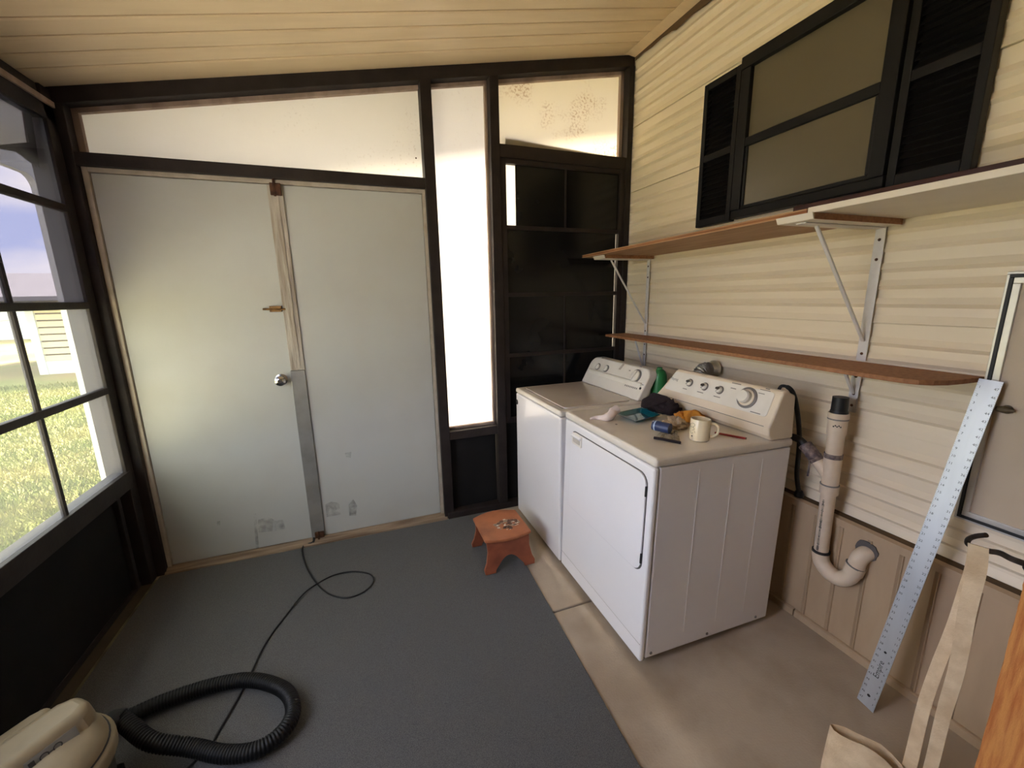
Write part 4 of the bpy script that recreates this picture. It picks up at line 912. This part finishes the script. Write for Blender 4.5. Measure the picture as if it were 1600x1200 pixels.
# ================================================================== VACUUM, HOSE AND CORD
CZ = 0.0095
vx, vy = -1.005, 1.345
vac = thing('vacuum_cleaner', (vx, vy, CZ), 'beige-topped canister vacuum cleaner on the carpet by the black wall', 'vacuum cleaner')
MB().lathe([(0.155, 0.035), (0.170, 0.045), (0.178, 0.20), (0.186, 0.215), (0.186, 0.228), (0.10, 0.229)], (vx, vy, CZ), n=40).build('drum', vac_dark, vac, smooth=True)
for k_ in range(4):
    a = math.radians(45+90*k_); c = Vector((vx+0.165*math.cos(a), vy+0.165*math.sin(a), CZ))
    q = MB(); q.box(c.x-0.022, c.x+0.022, c.y-0.022, c.y+0.022, CZ+0.030, CZ+0.062); q.frustum(c+Vector((-0.010, 0, 0.018)), c+Vector((0.010, 0, 0.018)), 0.0178, 0.0178, 16); q.build('caster', black_plastic, vac)
MB().lathe([(0.189, 0.212), (0.194, 0.220), (0.194, 0.250), (0.188, 0.258), (0.180, 0.262), (0.176, 0.280), (0.150, 0.312), (0.090, 0.326), (0.02, 0.328)], (vx, vy, CZ), n=48).build('head', vac_tan, vac, smooth=True, ang=50)
MB().lathe([(0.1815, 0.2605), (0.1835, 0.263), (0.1815, 0.2655), (0.17, 0.2655)], (vx, vy, CZ), n=48).build('head_groove', print_dark, vac, smooth=True)
# raised motor housing with a carrying handle, running away from the camera to the right
dh = Vector((0.62, 0.78, 0)).normalized(); sh = Vector((dh.y, -dh.x, 0)); hc = Vector((vx, vy, CZ+0.295))
def ridge(c, L_, w0, w1, h_, name, m, r_=0.02):
    pts = [(-L_, -w0), (L_*0.7, -w0), (L_, -w0*0.55), (L_, w0*0.55), (L_*0.7, w0), (-L_, w0)]
    q = MB(); a = [c+dh*x_+sh*y_ for x_, y_ in pts]; b = [c+dh*x_*0.93+sh*y_*(w1/w0)+Vector((0, 0, h_)) for x_, y_ in pts]; n_ = len(pts)
    q.add(a+b, [tuple(range(n_-1, -1, -1)), tuple(range(n_, 2*n_))]+[(i, (i+1) % n_, n_+(i+1) % n_, n_+i) for i in range(n_)])
    return q.build(name, m, vac, bevel=r_, seg=4, smooth=True, ang=30)
mh_ = ridge(hc+dh*0.03, 0.135, 0.080, 0.055, 0.070, 'motor_housing', vac_tan)
ridge(hc-sh*0.088+dh*0.0, 0.120, 0.034, 0.024, 0.052, 'carrying_handle', vac_tan, 0.014)
# label on the slanting flank that faces the room
lc = hc+dh*0.045+sh*0.0705+Vector((0, 0, 0.033)); ln_ = (sh*0.070+Vector((0, 0, 0.025))).normalized(); lu = ln_.cross(dh).normalized()
if lu.z < 0: lu = -lu
MB().prism([lc+dh*a*0.055+lu*b*0.017+ln_*0.001 for a, b in ((-1, -1), (1, -1), (1, 1), (-1, 1))], ln_*0.002).build('switch_plate', vac_label, mh_)
sw = MB()
for o_ in (-0.018, 0.010): 
    sw.tube([lc+ln_*0.0035+dh*(o_+0.009*math.cos(t))+lu*0.008*math.sin(t) for t in (6.28*j/14 for j in range(15))], 0.0014, 5)
sw.prism([lc+ln_*0.003+dh*(-0.043+a*0.006)+lu*b*0.010 for a, b in ((-1, -1), (1, -1), (1, 1), (-1, 1))], ln_*0.003)
sw.tube([lc+ln_*0.0035+dh*-0.009, lc+ln_*0.0035+dh*0.001], 0.0012, 5)
sw.build('switch_symbols', print_dark, mh_, kind='stuff')
# hose port
pd_ = Vector((0.35, 0.94, 0)).normalized(); pp = Vector((vx, vy, CZ+0.16))+pd_*0.170
MB().frustum(pp, pp+pd_*0.04, 0.040, 0.036, 24).build('hose_port', black_plastic, vac, smooth=True)
# hose
HR = 0.0265; hz = CZ+HR+0.0105
q0 = pp+pd_*0.035
hp_ = [q0, q0+pd_*0.05+Vector((0.01, 0, -0.02))]
hp_ += [atZ(px, py, z_) for px, py, z_ in ((235, 1158, 0.11), (300, 1168, 0.06), (350, 1178, hz), (400, 1172, hz), (440, 1145, hz), (458, 1112, hz), (448, 1082, hz), (415, 1066, hz), (375, 1063, hz), (320, 1074, hz), (260, 1094, hz), (205, 1118, hz), (165, 1140, hz), (135, 1160, hz))]
hp_ += [Vector((-1.15, 1.62, hz))]
path = spline(hp_, 40)
# even spacing for the ribs
acc = [0.0]
for a, b in zip(path[:-1], path[1:]): acc.append(acc[-1]+(b-a).length)
N = int(acc[-1]/0.0026); ev = []; j = 0
for i in range(N):
    t = acc[-1]*i/(N-1)
    while j < len(acc)-2 and acc[j+1] < t: j += 1
    f_ = (t-acc[j])/max(1e-9, acc[j+1]-acc[j]); ev.append(path[j].lerp(path[j+1], min(1, f_)))
hose = thing('vacuum_hose', (-0.6, 1.6, CZ), 'black ribbed vacuum hose looped on the carpet', 'hose')
MB().tube(ev, [HR+0.0022*math.sin(i*math.pi/2+0.785) for i in range(len(ev))], 16).build('ribbed_tube', hose_m, hose, smooth=True, ang=180)
MB().tube(ev[:26], HR+0.006, 18).build('end_cuff', black_plastic, hose, smooth=True); MB().tube(ev[-36:], HR+0.005, 18).build('end_cuff', black_plastic, hose, smooth=True)
# thin black cord across the carpet
cpx = ((488, 843), (474, 853), (473, 868), (480, 888), (492, 908), (512, 927), (540, 934), (566, 926), (583, 910), (578, 897), (552, 893), (523, 900), (497, 913), (474, 930), (448, 960), (425, 990), (408, 1018), (394, 1048), (378, 1080), (358, 1115), (340, 1145), (327, 1166))
cz_ = CZ+0.0045
pts = [atZ(px, py, cz_) for px, py in cpx]; pts[0] = Vector((-0.41, 2.745, cz_+0.01))
pts = [Vector((-0.40, 2.77, 0.040))]+pts
for k_ in (12, 13, 14): pts[k_].z += 0.007
pts += [Vector((-0.70, 1.42, cz_)), Vector((-0.80, 1.36, cz_)), Vector((-0.822, 1.355, 0.05)), Vector((-0.826, 1.352, 0.10))]
cd = thing('extension_cord', (-0.4, 2.2, CZ), 'thin black electric cord looping from the double door to the vacuum hose', 'cord')
MB().tube(spline(pts, 8), 0.0042, 8).build('cable', black_plastic, cd, smooth=True)
MB().frustum((-0.400, 2.772, 0.036), (-0.403, 2.745, 0.016), 0.009, 0.007, 12).build('strain_relief', black_plastic, cd, smooth=True)

# ================================================================== LEATHER POUCH, HOOK, ORANGE PLANK
def onS(px, py, d=0.0):
    return atP(px, py, (1.348+0.949*d, 0.449+0.316*d, 0), (0.949, 0.316, 0))
ys_ = 0.57
lp_ = thing('leather_pouch', (1.32, 0.55, 0), 'tan suede pouch with long strap hung over an iron hook', 'pouch')
fr_px = [(1297, 1132), (1302, 1140), (1312, 1148), (1330, 1157), (1350, 1165), (1368, 1176), (1384, 1188), (1400, 1206), (1418, 1235)]
bk_px = [(1298, 1131), (1307, 1132), (1320, 1136), (1340, 1146), (1360, 1155), (1377, 1163), (1393, 1177), (1410, 1196), (1428, 1225)]
rimF = [onS(px, py, -0.004-0.020*math.sin(math.pi*i/8)) for i, (px, py) in enumerate(fr_px)]
rimB = [onS(px, py, 0.004+0.020*math.sin(math.pi*i/8)) for i, (px, py) in enumerate(bk_px)]
rim_ = rimF+rimB[::-1]; nr = len(rim_); cen = sum(rim_, Vector())/nr
rows_ = []
for zf, sc in ((0.0, 0.86), (0.12, 0.97), (0.4, 1.03), (0.75, 1.02), (1.0, 1.0)):
    rows_.append([Vector((cen.x+(p.x-cen.x)*(1+0.5*(1-zf)*sc), cen.y+(p.y-cen.y)*(1+(sc-1)*0.4), 0.003+(p.z-0.003)*zf)) for p in rim_])
inner = [[Vector((cen.x+(p.x-cen.x)*0.96, cen.y+(p.y-cen.y)*0.985, p.z+(0.004 if k_ == 0 else 0))) for p in r_] for k_, r_ in enumerate(rows_)]
pm_ = MB(); allv = [p for r_ in rows_ for p in r_]+[p for r_ in inner for p in r_]; K = len(rows_)*nr
fs = []
for k_ in range(len(rows_)-1):
    for j in range(nr):
        a = k_*nr+j; b = k_*nr+(j+1) % nr; fs.append((a, b, b+nr, a+nr)); fs.append((K+a, K+a+nr, K+b+nr, K+b))
tt = (len(rows_)-1)*nr
for j in range(nr): fs.append((tt+j, tt+(j+1) % nr, K+tt+(j+1) % nr, K+tt+j))
fs.append(tuple(range(nr-1, -1, -1))); fs.append(tuple(range(K, K+nr)))
pm_.add(allv, fs).build('pouch', leather, lp_, smooth=True, ang=60)
def strip(cent, hw, th, name, m, twist=0.0):
    """flat strap along points [(px,py,Y)] with half width in metres"""
    q = MB(); P_ = spline(cent, 8); n_ = len(P_); v_ = []
    for i, p in enumerate(P_):
        t = i/(n_-1); w_ = hw[0]+(hw[1]-hw[0])*t; a = 1.25+twist*t; d_ = Vector((math.cos(a), -math.sin(a), 0)); nn = Vector((math.sin(a), math.cos(a), 0))
        wob = 0.004*noise.noise(Vector((t*6, hw[0]*50, 0)))
        p = p+d_*wob
        v_ += [p-d_*w_-nn*th/2, p+d_*w_-nn*th/2, p+d_*w_+nn*th/2, p-d_*w_+nn*th/2]
    f_ = [(4*i+k_, 4*i+(k_+1) % 4, 4*i+4+(k_+1) % 4, 4*i+4+k_) for i in range(n_-1) for k_ in range(4)]+[(3, 2, 1, 0), tuple(4*(n_-1)+k_ for k_ in range(4))]
    return q.add(v_, f_).build(name, m, lp_, smooth=True, ang=50)
st_pts = [onS(px, py, Y_) for px, py, Y_ in ((1529, 853, -0.012), (1523, 900, -0.012), (1512, 960, -0.012), (1497, 1030, -0.01), (1479, 1100, -0.008), (1459, 1180, -0.004), (1445, 1240, 0.0), (1426, 1320, 0.0), (1408, 1400, 0.0))]
strip(st_pts, (0.017, 0.011), 0.005, 'strap', leather)
st2_ = [onS(px, py, Y_) for px, py, Y_ in ((1522, 856, 0.010), (1512, 905, 0.012), (1496, 965, 0.012), (1466, 1035, 0.014), (1444, 1105, 0.016), (1426, 1180, 0.018), (1414, 1240, 0.02), (1400, 1320, 0.02), (1388, 1390, 0.02))]
strip(st2_, (0.010, 0.017), 0.005, 'strap', leather, 0.25)
hook = thing('iron_hook', onS(1545, 862), 'dark wrought iron hook rod carrying the suede strap', 'hook')
hpz = [onS(px, py, Y_) for px, py, Y_ in ((1541, 836, -0.045), (1524, 838, -0.03), (1513, 843, -0.010), (1513, 851, -0.002), (1527, 856, -0.002), (1545, 861, -0.004), (1562, 864, -0.02), (1580, 873, -0.05), (1604, 882, -0.10), (1618, 888, 0.055))]
MB().tube(spline(hpz, 6), [0.0055]*20+[0.0065]*35, 10).build('rod', iron, hook, smooth=True)
e_ = hpz[-1]; MB().lathe([(0.020, -0.004), (0.020, 0.003), (0.008, 0.005)], e_, (-0.949, -0.316, 0), 16).build('mounting_plate', iron, hook)
# orange rough plank standing at the right
pk = MB(); n_ = 90; v_ = []
k0_ = onS(1561, 1060, 0.060); k0_.z = 0; aw = Vector((0.316, -0.949, 0)); at_ = Vector((0.949, 0.316, 0))
for i in range(n_+1):
    z = 1.25*i/n_; wob = 0.005*noise.noise(Vector((0, 0, z*9)))+0.003*noise.noise(Vector((3, 0, z*45)))
    for (u_, w_) in ((wob, 0), (0.20, 0), (0.20, 0.038), (0.002+wob*0.6, 0.038)):
        p = k0_+aw*u_+at_*w_; v_.append((p.x, p.y, z))
f_ = [(4*i+k_, 4*i+(k_+1) % 4, 4*i+4+(k_+1) % 4, 4*i+4+k_) for i in range(n_) for k_ in range(4)]+[(3, 2, 1, 0), tuple(4*n_+k_ for k_ in range(4))]
tag(pk.add(v_, f_).build('rough_plank', orange_m), 'orange-brown rough upright beside the suede strap', 'plank')

# ================================================================== OUTSIDE, SEEN THROUGH THE LEFT WINDOW
# rounded grey porch arch just past the corner
xa_ = -1.52
ar_ = thing('porch_arch', (xa_, 3.2, -0.12), 'pale grey porch column curving into a beam outside the left window', 'column')
cy_ = atX(98, 500, xa_-0.03).y; bz = atX(0, 258, xa_-0.03).z; R_ = 0.07
inn = [(cy_, -0.12)]+[(cy_-R_+R_*math.cos(t), bz-R_+R_*math.sin(t)) for t in [math.pi/2*i/10 for i in range(11)]]+[(1.7, bz)]
ou = [(cy_+0.80, -0.12)]+[(cy_+0.80-0.34+0.34*math.cos(t), bz+0.09-0.34+0.34*math.sin(t)) for t in [math.pi/2*i/10 for i in range(11)]]+[(1.7, bz+0.09)]
q = MB(); k_ = len(inn)
v_ = [(xa_, a, b) for a, b in inn]+[(xa_, a, b) for a, b in ou]+[(xa_-0.03, a, b) for a, b in inn]+[(xa_-0.03, a, b) for a, b in ou]
f_ = []
for i in range(k_-1):
    f_ += [(i, i+1, k_+i+1, k_+i), (2*k_+i, 3*k_+i, 3*k_+i+1, 2*k_+i+1), (i, 2*k_+i, 2*k_+i+1, i+1), (k_+i, k_+i+1, 3*k_+i+1, 3*k_+i)]
f_ += [(0, k_, 3*k_, 2*k_), (k_-1, 3*k_-1, 4*k_-1, 2*k_-1)]
q.add(v_, f_).build('arch', col_m, ar_)
# neighbour's house
hx, hy = -7.55, 13.75
hs = thing('neighbour_house', (hx+2.5, hy+2, -0.12), 'cream sided neighbour house with pale roof across the lawn', 'house')
box(hx, hx+6, hy+0.02, hy+5, -0.12, 1.75).build('walls', house_white, hs)
box(hx-0.02, hx+6, hy-0.03, hy+0.01, -0.12, 0.22).build('foundation', house_white, hs)
box(hx+0.08, hx+6, hy+0.005, hy+0.0199, 0.2, 1.75).build('shadow_board', seam_dark, hs)
for i in range(9):
    z0 = 0.22+i*0.17
    MB().prism([(hx+0.10, hy-0.045, z0), (hx+0.10, hy-0.010, z0+0.130), (hx+0.10, hy+0.02, z0+0.130), (hx+0.10, hy+0.02, z0)], (5.9, 0, 0)).build('siding_board', house_m, hs)
box(hx-0.06, hx+0.10, hy-0.06, hy+0.10, -0.12, 1.72).build('corner_board', house_white, hs)
MB().prism([(hx-2.6, hy-0.6, 1.70), (hx-2.6, hy-0.6, 1.80), (hx-2.6, hy+2.5, 2.50), (hx-2.6, hy+5.5, 1.75), (hx-2.6, hy+5.5, 1.65)], (9, 0, 0)).build('roof', house_roof, hs)
for px_ in (hx-2.4, hx-1.2): box(px_, px_+0.1, hy-0.4, hy-0.3, -0.12, 1.71).build('carport_post', house_white, hs)
h2 = thing('distant_house', (-17, 30, -0.12), 'white house far across the lawn behind the carport posts', 'house')
box(-21, -15.2, 29.5, 34, -0.12, 2.4).build('walls', house_white, h2)
for i in range(9): box(-21.02, -15.18, 29.44, 29.5, 0.9+i*0.17, 1.055+i*0.17).build('siding_board', house_white, h2)
box(-21.3, -14.9, 29.2, 34.4, 2.4, 2.6).build('roof', house_roof, h2)
# palm behind the roof
pl = thing('palm_tree', (-8.9, 17.9, -0.12), 'brown palm standing behind the pale roof of the neighbour', 'tree')
MB().tube([(-8.9, 17.9+2.5, -0.12), (-8.92, 17.9+2.5, 2.2), (-8.9, 17.9+2.5, 3.1)], 0.28, 10).build('trunk', bark_m, pl, smooth=True)
for i in range(22):
    a = i*2.4; e = 0.5-0.9*((i*0.37) % 1); L_ = 0.75; d_ = Vector((math.cos(a), math.sin(a), 0)); b_0 = Vector((-8.9, 20.4, 3.15)); s_ = Vector((-d_.y, d_.x, 0))*0.10
    p1 = b_0+d_*L_*0.5+Vector((0, 0, e*0.6)); p2 = b_0+d_*L_+Vector((0, 0, e*0.6-0.35))
    MB().add([b_0-s_*0.3, b_0+s_*0.3, p1+s_, p2, p1-s_, p1+Vector((0, 0, 0.05))], [(0, 1, 5), (1, 2, 5), (2, 3, 5), (3, 4, 5), (4, 0, 5)]).build('frond', leaf_m, pl)
# lawn blades
random.seed(3); q = MB(); v_ = []; f_ = []
for i in range(60000):
    r_ = random.random(); y_ = 3.4+8.5*r_**1.6; x_ = -y_*random.uniform(0.30, 0.95)-0.4
    if x_ > -1.75: continue
    h_ = random.uniform(0.03, 0.08); w_ = random.uniform(0.003, 0.006)*(1+0.12*y_); a = random.random()*6.28; lx, ly = random.gauss(0, 0.03), random.gauss(0, 0.03)
    k_ = len(v_); c_, s_ = math.cos(a)*w_, math.sin(a)*w_
    v_ += [(x_-c_, y_-s_, -0.122), (x_+c_, y_+s_, -0.122), (x_+lx, y_+ly, -0.12+h_)]; f_.append((k_, k_+1, k_+2))
me = bpy.data.meshes.new('lawn'); me.from_pydata(v_, [], f_); me.materials.append(grass_m)
o = bpy.data.objects.new('lawn', me); COL.objects.link(o); o['kind'] = 'stuff'; tag(o, 'sunlit yellow-green grass of the lawn outside the left window', 'grass')
